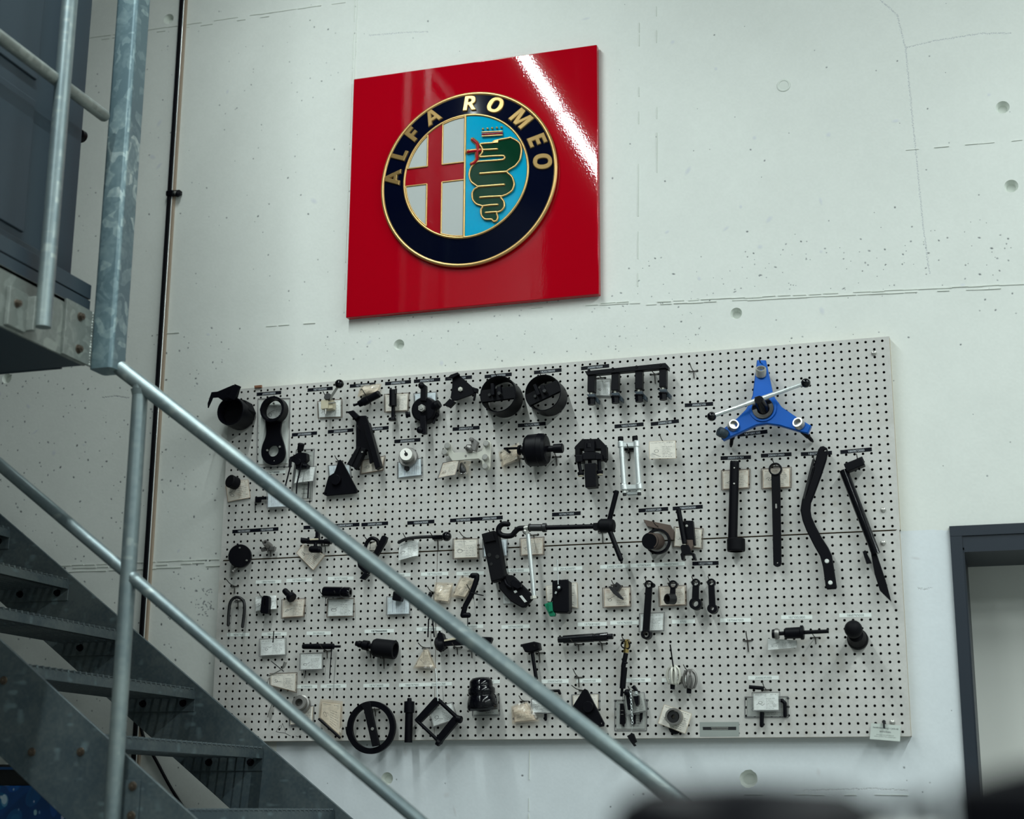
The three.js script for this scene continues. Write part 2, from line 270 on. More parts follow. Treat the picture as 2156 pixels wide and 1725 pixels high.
structure('door_1', [
  ['door_leaf', box(DOOR.x0 - 0.03, DOOR.x1 + 0.03, 0, DOOR.y1 + 0.03, -0.36, -0.302), M_.door],
  ['frame', [box(2.362, DOOR.x0, 0, 2.06, 0.0, 0.012), box(DOOR.x1, DOOR.x1 + 0.034, 0, 2.06, 0.0, 0.012), box(2.362, DOOR.x1 + 0.034, 2.03, 2.06, 0.0, 0.013), box(DOOR.x0 - 0.004, DOOR.x0 + 0.004, 0, 1.995, -0.3, 0.008), box(DOOR.x1 - 0.004, DOOR.x1 + 0.004, 0, 1.995, -0.3, 0.008), box(DOOR.x0, DOOR.x1, DOOR.y1 - 0.008, 2.031, -0.3, 0.008)], M_.frame],
  ['handle', [wire([V(3.32, 1.03, -0.302), V(3.32, 1.03, -0.26), V(3.3, 1.03, -0.255), V(3.2, 1.03, -0.255)], 0.009)], M_.steel],
]);
for (const x of LAMP.rows) for (const z of LAMP.z) {
  const z0 = z, z1 = z + LAMP.length, y = LAMP.y, n = LAMP.rows.indexOf(x), k = LAMP.z.indexOf(z);
  thing('batten_light', `white ceiling batten lamp, ${['first', 'second', 'third', 'fourth', 'fifth', 'sixth'][k]} from the concrete wall in the ${['left', 'middle', 'right'][n]} row`, 'lamp', [
    ['housing', [box(x - 0.06, x + 0.06, y + 0.03, y + 0.1, z0 - 0.03, z1 + 0.03, 0.008), rod(V(x, y + 0.09, z0 + 0.3), V(x, ROOM.y1, z0 + 0.3), 0.006), rod(V(x, y + 0.09, z1 - 0.3), V(x, ROOM.y1, z1 - 0.3), 0.006)], M_.housing],
    ['diffuser', box(x - LAMP.width / 2, x + LAMP.width / 2, y + 0.004, y + 0.029, z0, z1, 0.006), M_.lamp]], { group: 'ceiling batten lamps' });
  const l = new THREE.RectAreaLight(LAMP.color, LAMP.glow * LAMP.gain[n], LAMP.width, LAMP.length);
  l.position.set(x, y, (z0 + z1) / 2); l.rotation.x = -Math.PI / 2; scene.add(l);
}

// ------------------------------------------------------------------ the stairs
const STAIR = { m: 0.747, y0: 1.617, run: 0.2515, rise: 0.1878, zn: 1.13, zf: 0.16 };
const boltTo = (p, n, r = 0.0085, l = 0.008) => [flat(p.clone().addScaledVector(n, 0.002), p.clone().addScaledVector(n, l), r, 6), rod(p, p.clone().addScaledVector(n, 0.0025), r * 1.35, r * 1.3, 14), rod(p.clone().addScaledVector(n, l), p.clone().addScaledVector(n, l + 0.003), r * 0.5, r * 0.45, 10)];
{
  const s = STAIR, ca = Math.atan(s.m);
  const string = (z0, z1) => { const x0 = -1.75, x1 = 2.16, d = 0.283, sh = new THREE.Shape(); sh.moveTo(x0, s.y0 - s.m * x0); sh.lineTo(x1, s.y0 - s.m * x1); sh.lineTo(x1, 0); sh.lineTo(x1 - 0.38, 0); sh.lineTo(x0, s.y0 - s.m * x0 - d); sh.closePath(); return new THREE.ExtrudeGeometry(sh, { depth: z1 - z0 - 0.003, bevelEnabled: true, bevelThickness: 0.0015, bevelSize: 0.0015, bevelOffset: -0.0015, bevelSegments: 1 }).translate(0, 0, z0 + 0.0015); };
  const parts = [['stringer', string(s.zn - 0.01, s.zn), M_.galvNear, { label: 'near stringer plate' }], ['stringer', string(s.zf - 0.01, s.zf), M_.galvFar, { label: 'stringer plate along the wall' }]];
  const zA = s.zf + 0.004, zB = s.zn - 0.014;
  const nose = [], r = rng(9);
  for (let k = -2; k <= 12; k++) {
    const xf = -0.0169 + s.run * (k - 4), yt = 1.6125 - s.rise * (k - 4); if (yt < 0.1) continue;
    const nosing = [box(xf - 0.034, xf, yt - 0.004, yt, zA, zB, 0.0015), box(xf - 0.004, xf, yt - 0.032, yt, zA, zB, 0.0015), box(xf - 0.034, xf - 0.031, yt - 0.03, yt, zA, zB)];
    for (let z = zA + 0.012; z < zB; z += 0.03) nosing.push(rod(V(xf - 0.034, yt - 0.001, z), V(xf + 0.0005, yt - 0.001, z), 0.0055, 0.0055, 8));
    const grate = []; for (let i = 0; i < 7; i++) { const x = xf - 0.062 - i * 0.03; grate.push(box(x - 0.0015, x + 0.0015, yt - 0.03, yt, zA, zB)); }
    for (let z = zA + 0.022; z < zB; z += 0.033) grate.push(box(xf - 0.25, xf - 0.03, yt - 0.008, yt - 0.003, z - 0.0025, z + 0.0025));
    const plates = [], bolts = [];
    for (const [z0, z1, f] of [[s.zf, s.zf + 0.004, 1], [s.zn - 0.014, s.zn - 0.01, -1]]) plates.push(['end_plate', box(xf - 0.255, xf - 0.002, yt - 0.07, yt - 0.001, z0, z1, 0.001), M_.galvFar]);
    for (const dx of [0.043, 0.19]) {
      const x = xf - dx, y = yt - 0.043;
      bolts.push(['bolt', boltTo(V(x, y, s.zn), V(0, 0, 1)), M_.bolt]);
      bolts.push(['bolt', boltTo(V(x, y, s.zf + 0.004), V(0, 0, 1), 0.009, 0.012), M_.black]);
    }
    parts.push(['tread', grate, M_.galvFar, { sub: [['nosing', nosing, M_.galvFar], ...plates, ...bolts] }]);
  }
  const zr = 1.16, ry = (x) => 2.5888 - 0.7472 * x, my = (x) => 2.0736 - 0.749 * x;
  const tube = (a, b, R) => { const g = new THREE.CylinderGeometry(R, R, a.distanceTo(b), 32, 1, true).translate(0, a.distanceTo(b) / 2, 0); return aim(g, a, b); };
  const px = 0.3155, p2 = 1.97, bracket = (x) => [['bracket', [box(x - 0.004, x + 0.06, 1.165 + (s.m * (px - x)), 1.31 + (s.m * (px - x)), s.zn, s.zn + 0.008, 0.001), box(x - 0.012, x + 0.008, 1.165 + s.m * (px - x), 1.31 + s.m * (px - x), s.zn, zr - 0.012)], M_.galvFar, { sub: [['bolt', boltTo(V(x + 0.04, 1.295 + s.m * (px - x), s.zn + 0.008), V(0, 0, 1), 0.009), M_.bolt], ['bolt', boltTo(V(x + 0.0415, 1.222 + s.m * (px - x), s.zn + 0.008), V(0, 0, 1), 0.009), M_.bolt]] }]];
  parts.push(['handrail', [tube(V(0.247, ry(0.247), zr), V(2.0, ry(2.0), zr), 0.0212), wire([V(2.0, ry(2.0), zr), V(2.05, ry(2.06), zr), V(2.05, ry(2.15), zr)], 0.0212, { rs: 20 })], M_.galvRail, { sub: [
    ['post', [tube(V(px, 1.08, zr), V(px, ry(px) - 0.005, zr), 0.0212), turn(V(px, ry(px) - 0.032, zr), V(px, ry(px) - 0.016, zr), [[0, 0.0215], [0.5, 0.0235], [1, 0.026]], 24)], M_.galvRail],
    ['post', [tube(V(p2, 0.15, zr), V(p2, ry(p2), zr), 0.0212)], M_.galvRail],
    ['mid_rail', [tube(V(-1.6, my(-1.6), zr), V(2.0, my(2.0), zr), 0.0169), ...[px].map((x) => turn(V(x + 0.018, my(x + 0.018), zr), V(x + 0.026, my(x + 0.026), zr), [[0, 0.0195], [1, 0.017]], 20))], M_.galvRail],
    ...bracket(px), ...bracket(p2)] }]);
  thing('staircase', 'galvanised steel staircase with grating treads and tubular handrail along the wall', 'staircase', parts, { base: V(0.6, 0, 0.65) });
}
// landing above: a channel beam with its corner column, a guard rail and a dark kerb
{
  const X = 0.18, zc = 1.213, yb = 2.398, yt = 2.552, ang = 0;
  const colBox = [];
  { const r = 0.012, sh = new THREE.Shape(), x0 = X + 0.003, x1 = X + 0.073, z0 = 1.136, z1 = zc; // closed hollow section, rounded corners
    sh.moveTo(x0 + r, z0); sh.lineTo(x1 - r, z0); sh.absarc(x1 - r, z0 + r, r, -Math.PI / 2, 0); sh.lineTo(x1, z1 - r); sh.absarc(x1 - r, z1 - r, r, 0, Math.PI / 2); sh.lineTo(x0 + r, z1); sh.absarc(x0 + r, z1 - r, r, Math.PI / 2, Math.PI); sh.lineTo(x0, z0 + r); sh.absarc(x0 + r, z0 + r, r, Math.PI, Math.PI * 1.5);
    colBox.push(new THREE.ExtrudeGeometry(sh, { depth: ROOM.y1 - 2.393, bevelEnabled: false, curveSegments: 6 }).rotateX(-Math.PI / 2).scale(1, 1, -1).translate(0, 2.393, 0)); }
  for (const g of colBox) { const p = g.getAttribute('position'), n = p.count; for (let i = 0; i < n; i += 3) { const a = [p.getX(i + 1), p.getY(i + 1), p.getZ(i + 1)]; p.setXYZ(i + 1, p.getX(i + 2), p.getY(i + 2), p.getZ(i + 2)); p.setXYZ(i + 2, ...a); } g.computeVertexNormals(); }
  const welds = (() => { const r = rng(4), g = []; for (let y = yb + 0.005; y < yt; y += 0.008) g.push(ball(V(X + 0.004 + r() * 0.002, y, zc + 0.003 + r() * 0.001), 0.0045 + r() * 0.0015, 8)); return g; })();
  thing('landing', 'galvanised landing at the upper left with corner column and guard rail', 'landing', [
    ['beam', [box(X - 0.008, X, yb, yt, 1.225, 3.6, 0.001), box(X - 0.075, X, yt - 0.01, yt, 1.225, 3.6)], M_.galvPlate],
    ['deck', [box(-1.9, X - 0.008, yt - 0.03, yt - 0.002, 1.215, 3.6), box(-1.9, X - 0.078, yb, yb + 0.15, 1.215, 1.223), box(-1.9, X - 0.008, yb + 0.001, yb + 0.009, 1.226, 3.6)], M_.anthraciteDark],  // dark tone of the deck sheets stands in for shade beneath the landing
    ['column', colBox, M_.galvColumn],
    ['connection_plate', box(X, X + 0.008, yb + 0.002, yt, zc - 0.01, 1.343, 0.001), M_.galvPlate, { sub: [['bolt', boltTo(V(X + 0.008, 2.52, 1.2775), V(1, 0, 0), 0.0095, 0.011), M_.bolt], ['bolt', boltTo(V(X + 0.008, 2.4305, 1.275), V(1, 0, 0), 0.0095, 0.011), M_.bolt], ['weld', welds, M_.weld]] }],
    ['kerb', [box(X - 0.05, X - 0.004, yt, yt + 0.033, 1.216, 3.6, 0.001)], M_.anthracite, { sub: [['cover_strip', box(X - 0.05, X - 0.004, yt + 0.037, yt + 0.078, 1.216, 3.6, 0.0015), M_.anthracite]] }],
    ['guard_rail', [rod(V(0.205, 3.11, 1.262), V(0.205, 3.11, 3.5), 0.0169, 0.0169, 24), ball(V(0.205, 3.11, 1.264), 0.0168)], M_.galvPlate, { sub: [
      ['post', [rod(V(0.222, 2.425, 1.489), V(0.222, 4.3, 1.489), 0.0212, 0.0212, 28)], M_.galvRail],
      ['post', [rod(V(0.222, 2.425, 2.9), V(0.222, 4.3, 2.9), 0.0212, 0.0212, 28)], M_.galvRail],
      ['bracket', [box(X, X + 0.012, 2.405, 2.505, 1.515, 1.592, 0.0015), box(X + 0.002, X + 0.034, 2.41, 2.5, 1.505, 1.518, 0.002)], M_.galvPlate, { }],
      ['bolt', boltTo(V(X + 0.012, 2.468, 1.562), V(1, 0, 0), 0.0085, 0.011), M_.bolt]] }],
  ], { base: V(-0.6, 2.39, 2.2) });
  thing('partition', 'dark anthracite metal door and frame standing on the landing at the upper left edge', 'door', [
    ['frame', [box(0.09, 0.118, 2.632, 4.6, 1.232, 1.31, 0.002), box(0.09, 0.118, 2.632, 2.68, 1.31, 3.5, 0.002), box(0.09, 0.118, 4.55, 4.6, 1.31, 3.5)], M_.anthracite],
    ['door_leaf', [box(0.06, 0.085, 2.68, 4.55, 1.31, 3.5, 0.002), box(0.083, 0.092, 2.72, 3.1, 1.42, 2.3, 0.003), box(0.083, 0.092, 3.16, 4.4, 1.42, 2.3, 0.003)], M_.anthraciteDark],
    ['knob', [turn(V(0.1, 3.085, 1.236), V(0.1, 3.085, 1.2), hard([[0, 0], [0, 0.01], [0.4, 0.01], [0.4, 0.017], [0.9, 0.018], [1, 0.012], [1, 0]]), 20)], M_.black],
  ], { base: V(0.09, 2.63, 2.3) });
}
// pipe, clamp and cable on the concrete
thing('wall_pipe', 'slim wall pipe with its dark side, highlight and lit side built as coloured strips', 'pipe', [
  ['dark_side_strip', box(-0.3255, -0.3115, 0, ROOM.y1, 0, 0.02, 0.002), M_.blackRough], ['highlight_strip', rod(V(-0.3098, 0, 0.012), V(-0.3098, ROOM.y1, 0.012), 0.002, 0.002, 10), M_.chrome], ['lit_side_strip', box(-0.309, -0.3, 0, ROOM.y1, 0, 0.011, 0.001), M_.tan],  // coloured strips carry the dark side, highlight and lit side of the pipe
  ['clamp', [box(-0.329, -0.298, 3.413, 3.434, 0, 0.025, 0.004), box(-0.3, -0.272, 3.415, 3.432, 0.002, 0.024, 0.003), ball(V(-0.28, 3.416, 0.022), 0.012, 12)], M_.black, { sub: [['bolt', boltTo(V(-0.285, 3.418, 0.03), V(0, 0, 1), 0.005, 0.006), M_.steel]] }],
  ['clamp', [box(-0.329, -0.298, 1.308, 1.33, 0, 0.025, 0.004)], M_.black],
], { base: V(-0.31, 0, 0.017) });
thing('wall_cable', 'thin black cable sagging down the wall under the stair treads', 'cable', [['cable', wire([V(-0.31, 1.62, 0.008), V(-0.3, 1.5, 0.009), V(-0.27, 1.44, 0.009), V(-0.235, 1.39, 0.008), V(-0.18, 1.31, 0.008), V(-0.12, 1.235, 0.007), V(0.0, 1.1, 0.007), V(0.2, 0.9, 0.007)], 0.0055), M_.black]]);
// blue machine with a print of water drops, under the stairs
{
  const w = 256, h = 256, cv = document.createElement('canvas'); cv.width = w; cv.height = h; const c = cv.getContext('2d'), r = rng(12);
  c.fillStyle = '#0b3f78'; c.fillRect(0, 0, w, h);
  for (let i = 0; i < 70; i++) { c.fillStyle = `rgba(${20 + r() * 30},${80 + r() * 60},${140 + r() * 60},0.35)`; c.beginPath(); c.ellipse(r() * w, r() * h, 4 + r() * 20, 3 + r() * 14, r() * 3, 0, 7); c.fill(); }
  for (let i = 0; i < 95; i++) { const s = 1.5 + r() * r() * 11; c.fillStyle = `rgba(${185 + r() * 30},${200 + r() * 25},${215 + r() * 20},${0.35 + r() * 0.55})`; c.beginPath(); c.ellipse(r() * w, r() * h, s * 0.7, s, (r() - 0.5) * 0.5, 0, 7); c.fill(); }
  const t = new THREE.CanvasTexture(cv); t.colorSpace = THREE.SRGBColorSpace; t.wrapS = t.wrapT = THREE.RepeatWrapping; t.repeat.set(2.2, 2.2);
  thing('drinks_machine', 'blue machine with a printed pattern of water drops standing under the stairs', 'machine', [
    ['cabinet', [box(-1.15, -0.02, 0.02, 1.36, 0.6, 0.8, 0.01), box(-1.1, -0.06, 0, 0.03, 0.62, 0.78)], M_.dark],
    ['front_panel', box(-1.13, -0.035, 0.1, 1.3, 0.8, 0.806, 0.002), new THREE.MeshPhysicalMaterial({ map: t, roughness: 0.25 })],
    ['trim_strip', box(-1.13, -0.035, 1.345, 1.352, 0.8, 0.806), std(0x123a66, 0.3)],
  ], { base: V(-0.58, 0, 0.7) });
}
// close to the lens, out of focus
thing('workshop_machine', 'blurred black machine close to the lens at the bottom right corner', 'machine', [
  ['pedestal', [box(2.18, 2.72, 0, 1.05, 3.62, 4.05, 0.02)], M_.black],
  ['hood', [turn(V(2.365, 1.03, 3.85), V(2.367, 1.2645, 3.85), [[0, 0.08], [0.84, 0.08], [0.94, 0.074], [0.988, 0.056], [1, 0]], 32)], M_.black],
  ['arm', [box(2.479, 2.66, 1.0, 1.264, 3.82, 3.92, 0.008), wire([V(2.49, 1.252, 3.87), V(2.53, 1.262, 3.87), V(2.62, 1.275, 3.87)], 0.013)], M_.black],
  ['guard', [wire([V(2.425, 1.05, 3.86), V(2.428, 1.22, 3.86), V(2.44, 1.247, 3.86), V(2.455, 1.25, 3.86), V(2.467, 1.24, 3.86), V(2.47, 1.05, 3.86)], 0.006)], M_.gun],
  ['cover', box(2.43, 2.492, 1.02, 1.238, 3.83, 3.9, 0.01), M_.white],
], { base: V(2.45, 0, 3.85) });

// ------------------------------------------------------------------ the sign
const font = await new FontLoader().loadAsync('fonts/droid/droid_sans_bold.typeface.json');
{
  const zS = 0.03, s1 = sheet(700, 80, 2.876), s4 = sheet(960, 260, 7.84);
  const at1 = (x, y, z) => s1(x, y, z - ZB), at4 = (x, y, z) => s4(x, y, z - ZB);
  const cx = 0.8511, cy = 3.3314, R = 0.3207, Ri = 0.2228, zi = 0.066, ox = 0.8416 + (0.8511 - 0.8416) , oy = 3.3314;
  const peel1 = lattice(150, 81), peel2 = lattice(18, 82);
  const peel = texture(512, 512, (u, v) => { const t = 128 + (peel1(u, v) - 0.5) * 110 + (peel2(u, v) - 0.5) * 40; return [t, t, t]; }, { srgb: false, repeat: [2.2, 2.2] });
  const enamel = (c, ro = 0.08) => std(c, ro, 0, { specularIntensity: 0.5 });
  const red = std(new THREE.Color().setRGB(0.42, 0.0, 0.008), 0.03, 0, { bumpMap: peel, bumpScale: 0.00005 });
  const gold = std(new THREE.Color().setRGB(0.58, 0.37, 0.14), 0.34, 0.7), navy = enamel(new THREE.Color().setRGB(0.0012, 0.0025, 0.013), 0.12), sky = enamel(new THREE.Color().setRGB(0.0, 0.36, 0.6)), white = enamel(new THREE.Color().setRGB(0.5, 0.53, 0.52)), crossRed = enamel(new THREE.Color().setRGB(0.36, 0.004, 0.012)), green = enamel(new THREE.Color().setRGB(0.0, 0.035, 0.014));
  const Z = V(0, 0, 1), c0 = (z) => V(cx, cy, z);
  const onEmblem = (f) => (x, y, z) => f(x, y, z);
  // the inner field stands proud of the rim: a shallow cone
  const cone = turn(c0(zS), c0(zi), hard([[0, 0], [0, R * 0.985], [0.3, R * 0.98], [0.42, R * 0.955], [0.98, Ri * 1.02], [1, Ri], [1, 0]]), 96);
  const ringAt = (r, z, w) => new THREE.TorusGeometry(r, w, 10, 120).translate(cx, cy, z);
  const half = (sx, z0, z1) => { const sh = new THREE.Shape(); sh.absarc(0, 0, Ri * 0.985, sx > 0 ? -Math.PI / 2 : Math.PI / 2, sx > 0 ? Math.PI / 2 : Math.PI * 1.5); sh.closePath(); return new THREE.ExtrudeGeometry(sh, { depth: z1 - z0, bevelEnabled: false, curveSegments: 48 }).translate(cx, cy, z0); };
  // cross of the left field: four white cells
  const xv0 = cx - 0.139, xv1 = cx - 0.0845, yh1 = cy + 0.051, yh0 = cy - 0.018 + 0.004, xd = cx - 0.0035;
  const cell = (x0, x1, y0, y1) => { const sh = new THREE.Shape(), n = 16, rr = Ri * 0.975, pts = [];
    const clip = (x, y) => { const d = Math.hypot(x - cx, y - cy); return d > rr ? [cx + (x - cx) * rr / d, cy + (y - cy) * rr / d] : [x, y]; };
    const yc = (x) => Math.sqrt(Math.max(0, rr * rr - (x - cx) ** 2));
    const top = y1 > cy + 0.06, xs = []; for (let i = 0; i <= n; i++) xs.push(x0 + (x1 - x0) * i / n);
    for (const x of xs) pts.push([x, top ? y0 : y1]);
    for (const x of xs.reverse()) pts.push([x, top ? Math.max(y0, cy + yc(x)) : Math.min(y1, cy - yc(x))]);
    const f = pts.filter(([x]) => Math.abs(x - cx) < rr); return f; };
  const cells = [cell(cx - Ri * 0.974, xv0, yh1, 9), cell(xv1, xd, yh1, 9), cell(cx - Ri * 0.974, xv0, -9, yh0), cell(xv1, xd, -9, yh0)];
  const ext = (pts, z0, z1) => new THREE.ExtrudeGeometry(new THREE.Shape(pts.map(([x, y]) => new THREE.Vector2(x, y))), { depth: z1 - z0, bevelEnabled: false }).translate(0, 0, z0);
  const loop = (pts, z, r) => { const q = pts.map(([x, y]) => V(x, y, z)); return q.map((p, i) => rod(p, q[(i + 1) % q.length], r, r, 6)); };
  // letters
  const letter = (ch, x, y) => {
    const p = at1(x, y, 0.054), dx = p.x - cx, dy = p.y - cy, a = Math.atan2(dy, dx) - Math.PI / 2, rad = 0.2705;
    const g = new TextGeometry(ch, { font, size: 0.06, depth: 0.004, curveSegments: 6, bevelEnabled: true, bevelThickness: 0.004, bevelSize: 0.0022, bevelSegments: 2 });
    g.computeBoundingBox(); const b = g.boundingBox; g.translate(-(b.min.x + b.max.x) / 2, -(b.min.y + b.max.y) / 2, 0);
    g.rotateX(-0.24);                                       // lies on the slope of the cone
    return g.translate(0, rad, 0).rotateZ(a).translate(cx, cy, 0.052);
  };
  const letters = [['A', 370, 850], ['L', 415, 710], ['F', 495, 590], ['A', 620, 500], ['R', 838, 405], ['O', 985, 418], ['M', 1130, 505], ['E', 1235, 625], ['O', 1262, 752]].map(([c, x, y]) => ['raised_letter', letter(c, x, y), gold]);
  // serpent on the right field
  const zf = zi + 0.003, line = (pts, r, z = zf + 0.004) => { const v = []; for (let i = 0; i < pts.length; i += 2) v.push(at4(pts[i], pts[i + 1], z)); return v; };
  const body = [900, 232, 1000, 285, 1060, 340, 1080, 450, 1055, 600, 975, 705, 840, 795, 925, 880, 960, 1000, 925, 1110, 830, 1178, 740, 1213, 790, 1290, 795, 1380, 745, 1445, 672, 1475, 690, 1545, 672, 1605, 625, 1620, 588, 1585, 480, 1582, 420, 1515, 412, 1430, 440, 1370, 335, 1330, 275, 1250, 268, 1150, 310, 1082, 362, 1048, 255, 965, 218, 850, 245, 740, 305, 665, 375, 632, 600, 615, 775, 598, 805, 565, 780, 535, 600, 540, 395, 552, 430, 490, 440, 440, 430, 400, 405, 340, 600, 322, 620, 300, 700, 275, 880, 240];
  const bodyPts = []; for (let i = 0; i < body.length; i += 2) { const p = at4(body[i], body[i + 1], zf + 0.003); bodyPts.push([p.x, p.y]); }
  const snake = ext(bodyPts, zi, zf + 0.003);
  const G1 = 0.0037, gl = (pts, r = G1, z) => wire(line(pts, r, z), r, { tension: 0.35 });
  const seams = [gl(body.concat(body.slice(0, 2))), gl([400, 830, 600, 815, 840, 798], 0.0046), gl([362, 1046, 560, 1030, 795, 1012], 0.0046), gl([400, 1225, 560, 1212, 740, 1203], 0.0044), gl([440, 1366, 560, 1350, 690, 1342], 0.004), gl([490, 1475, 580, 1468, 676, 1462], 0.0038), gl([440, 436, 560, 432, 680, 425], 0.004)];
  const man = (r, z) => [gl([275, 268, 345, 325, 362, 380, 362, 450], r, z), gl([200, 470, 280, 458, 400, 450], r, z), gl([362, 450, 345, 520, 350, 590, 310, 645, 262, 672], r, z), ball(at4(205, 470, z), r * 1.15, 12)];
  const crownLine = (y0, y1, r) => gl([432, y0, 766, y1], r);
  thing('emblem_sign', 'square glossy red sign with a raised round emblem and the gold letters ALFA ROMEO', 'sign', [
    ['panel', [box(0.4085, 1.3065, 2.8765, 3.7715, 0.004, zS, 0.003), box(0.45, 1.26, 2.92, 3.73, 0.0, 0.01)], red],
    ['ring', cone, navy, { sub: [...letters] }],
    ['rim', [ringAt(R * 0.975, 0.041, 0.0072), ringAt(Ri * 1.0, zi + 0.001, 0.0045)], gold],
    ['cross_field', half(-1, zi - 0.002, zi + 0.001), crossRed, { sub: [...cells.map((p) => ['white_cell', ext(p, zi, zi + 0.0022), white]), ['gold_line', [...cells.map((p) => loop(p, zi + 0.0025, 0.003)), rod(V(xd + 0.001, cy - Ri, zi + 0.002), V(xd + 0.001, cy + Ri, zi + 0.002), 0.004)], gold]] }],
    ['blue_field', half(1, zi - 0.002, zi + 0.001), sky, { sub: [
      ['serpent', snake, green], ['gold_line', [...seams, crownLine(145, 130, 0.0028), crownLine(212, 192, 0.0028), ...[[445, 92], [521, 84], [598, 78], [675, 72], [752, 66]].map(([x, y]) => ball(at4(x, y, zf + 0.002), 0.0042, 12)), slab(s4, [600, 322, 640, 268, 705, 262, 690, 318], zf - ZB + 0.002, zf - ZB + 0.007)], gold],
      ['figure_outline', man(0.0082, zf + 0.001), gold], ['figure', [man(0.0048, zf + 0.0065), crownLine(180, 160, 0.0026)], crossRed]] }],
  ], { base: V(0.857, 2.876, 0) });
}

// ------------------------------------------------------------------ perforated boards
const PITCH = 0.025, ROW0 = 2.63986, HOLE = 0.0041;
function perforated(cols, rows, x0, x1, y0, y1, zf, t = 0.0015) {     // cols, rows: hole centres; one sheet with real holes
  const pos = [], nor = [], idx = [], n = 16, add = (x, y, z, nx, ny, nz) => { pos.push(x, y, z); nor.push(nx, ny, nz); return pos.length / 3 - 1; };
  const quad = (a, b, c, d) => idx.push(a, b, c, a, c, d);
  const plain = (X0, X1, Y0, Y1) => quad(add(X0, Y0, zf, 0, 0, 1), add(X1, Y0, zf, 0, 0, 1), add(X1, Y1, zf, 0, 0, 1), add(X0, Y1, zf, 0, 0, 1));
  const h = PITCH / 2, cx0 = cols[0] - h, cx1 = cols[cols.length - 1] + h, ry0 = rows[0] - h, ry1 = rows[rows.length - 1] + h, dir = [];
  for (let k = 0; k < n; k++) { const a = k / n * Math.PI * 2, c = Math.cos(a), s = Math.sin(a), m = Math.max(Math.abs(c), Math.abs(s)); dir.push([c, s, c / m * h, s / m * h]); }
  for (const y of rows) for (const x of cols) {
    const ix = dir.map(([c, s]) => add(x + c * HOLE, y + s * HOLE, zf, 0, 0, 1)), ox = dir.map(([, , a, b]) => add(Math.max(x0, Math.min(x1, x + a)), Math.max(y0, Math.min(y1, y + b)), zf, 0, 0, 1));
    const f = dir.map(([c, s]) => add(x + c * HOLE, y + s * HOLE, zf, -c, -s, 0)), g = dir.map(([c, s]) => add(x + c * HOLE, y + s * HOLE, zf - t, -c, -s, 0));
    for (let k = 0; k < n; k++) { const j = (k + 1) % n; quad(ix[k], ox[k], ox[j], ix[j]); quad(f[k], f[j], g[j], g[k]); }
  }
  if (x0 < cx0) plain(x0, cx0, ry0, ry1); if (x1 > cx1) plain(cx1, x1, ry0, ry1); if (y0 < ry0) plain(x0, x1, y0, ry0); if (y1 > ry1) plain(x0, x1, ry1, y1);
  const g = new THREE.BufferGeometry(); g.setAttribute('position', new THREE.Float32BufferAttribute(pos, 3)); g.setAttribute('normal', new THREE.Float32BufferAttribute(nor, 3)); g.setIndex(idx); return g;
}
// numbered strips: one atlas
const ATLAS = { w: 2048, h: 1024, cw: 256, ch: 32, n: 0 };
const labelCanvas = document.createElement('canvas'); labelCanvas.width = ATLAS.w; labelCanvas.height = ATLAS.h;
const lc = labelCanvas.getContext('2d');
const labelMap = new THREE.CanvasTexture(labelCanvas); labelMap.colorSpace = THREE.SRGBColorSpace;
M_.label = new THREE.MeshPhysicalMaterial({ map: labelMap, roughness: 0.5, specularIntensity: 0.3 });
function stripCell(text, dark, bold, span) {
  const per = ATLAS.w / ATLAS.cw; if (span > 1 && ATLAS.n % per > per - span) ATLAS.n += per - ATLAS.n % per;
  const i = ATLAS.n % per, j = Math.floor(ATLAS.n / per), x = i * ATLAS.cw, y = j * ATLAS.ch, w = ATLAS.cw * span; ATLAS.n += span;
  lc.fillStyle = dark ? '#060914' : '#f1f6f2'; lc.fillRect(x, y, w, ATLAS.ch); lc.fillStyle = dark ? '#e6ecf0' : bold ? '#0c0e14' : '#34383a';
  lc.font = `${bold ? 'bold ' : ''}25px sans-serif`; lc.textAlign = 'center'; lc.textBaseline = 'middle';
  const list = [].concat(text); list.forEach((t, k) => lc.fillText(t, x + w * (k + 0.5) / list.length, y + ATLAS.ch / 2 + 1));
  return [x / ATLAS.w, 1 - (y + ATLAS.ch) / ATLAS.h, (x + w) / ATLAS.w, 1 - y / ATLAS.h];
}
const strips = [];
function strip(S, x0, y0, x1, y1, text, { dark = true, bold = false, hgt = 0.0118 } = {}) {
  const a = S(x0, y0, 0.0006), b = S(x1, y1, 0.0006), span = Array.isArray(text) ? 2 : 1, [u0, v0, u1, v1] = stripCell(text, dark, bold, span);
  const l = a.distanceTo(b), g = new THREE.BoxGeometry(l, hgt, 0.0005).toNonIndexed(), uv = g.getAttribute('uv'), p = g.getAttribute('position');
  for (let i = 0; i < uv.count; i++) uv.setXY(i, u0 + (u1 - u0) * (p.getX(i) / l + 0.5), v0 + (v1 - v0) * (p.getY(i) / hgt + 0.5));
  g.rotateZ(Math.atan2(b.y - a.y, b.x - a.x)).translate((a.x + b.x) / 2, (a.y + b.y) / 2, ZB + 0.0004); g.userData.keepUV = true;
  strips.push({ y: (a.y + b.y) / 2, x: (a.x + b.x) / 2, part: ['label_strip', g, M_.label, { label: `${dark ? 'black strip with white' : 'white strip with grey'} number ${[].concat(text).join(' and ')}` }] });
}
const Wt = { dark: false };
strip(A, 595, 488, 873, 466, '2000038800'); strip(A, 1172, 440, 1458, 418, '1871003500'); strip(A, 1652, 395, 1943, 371, '1871003600'); strip(B, 58, 367, 352, 343, '2000002700'); strip(B, 385, 340, 683, 318, '2000042101');
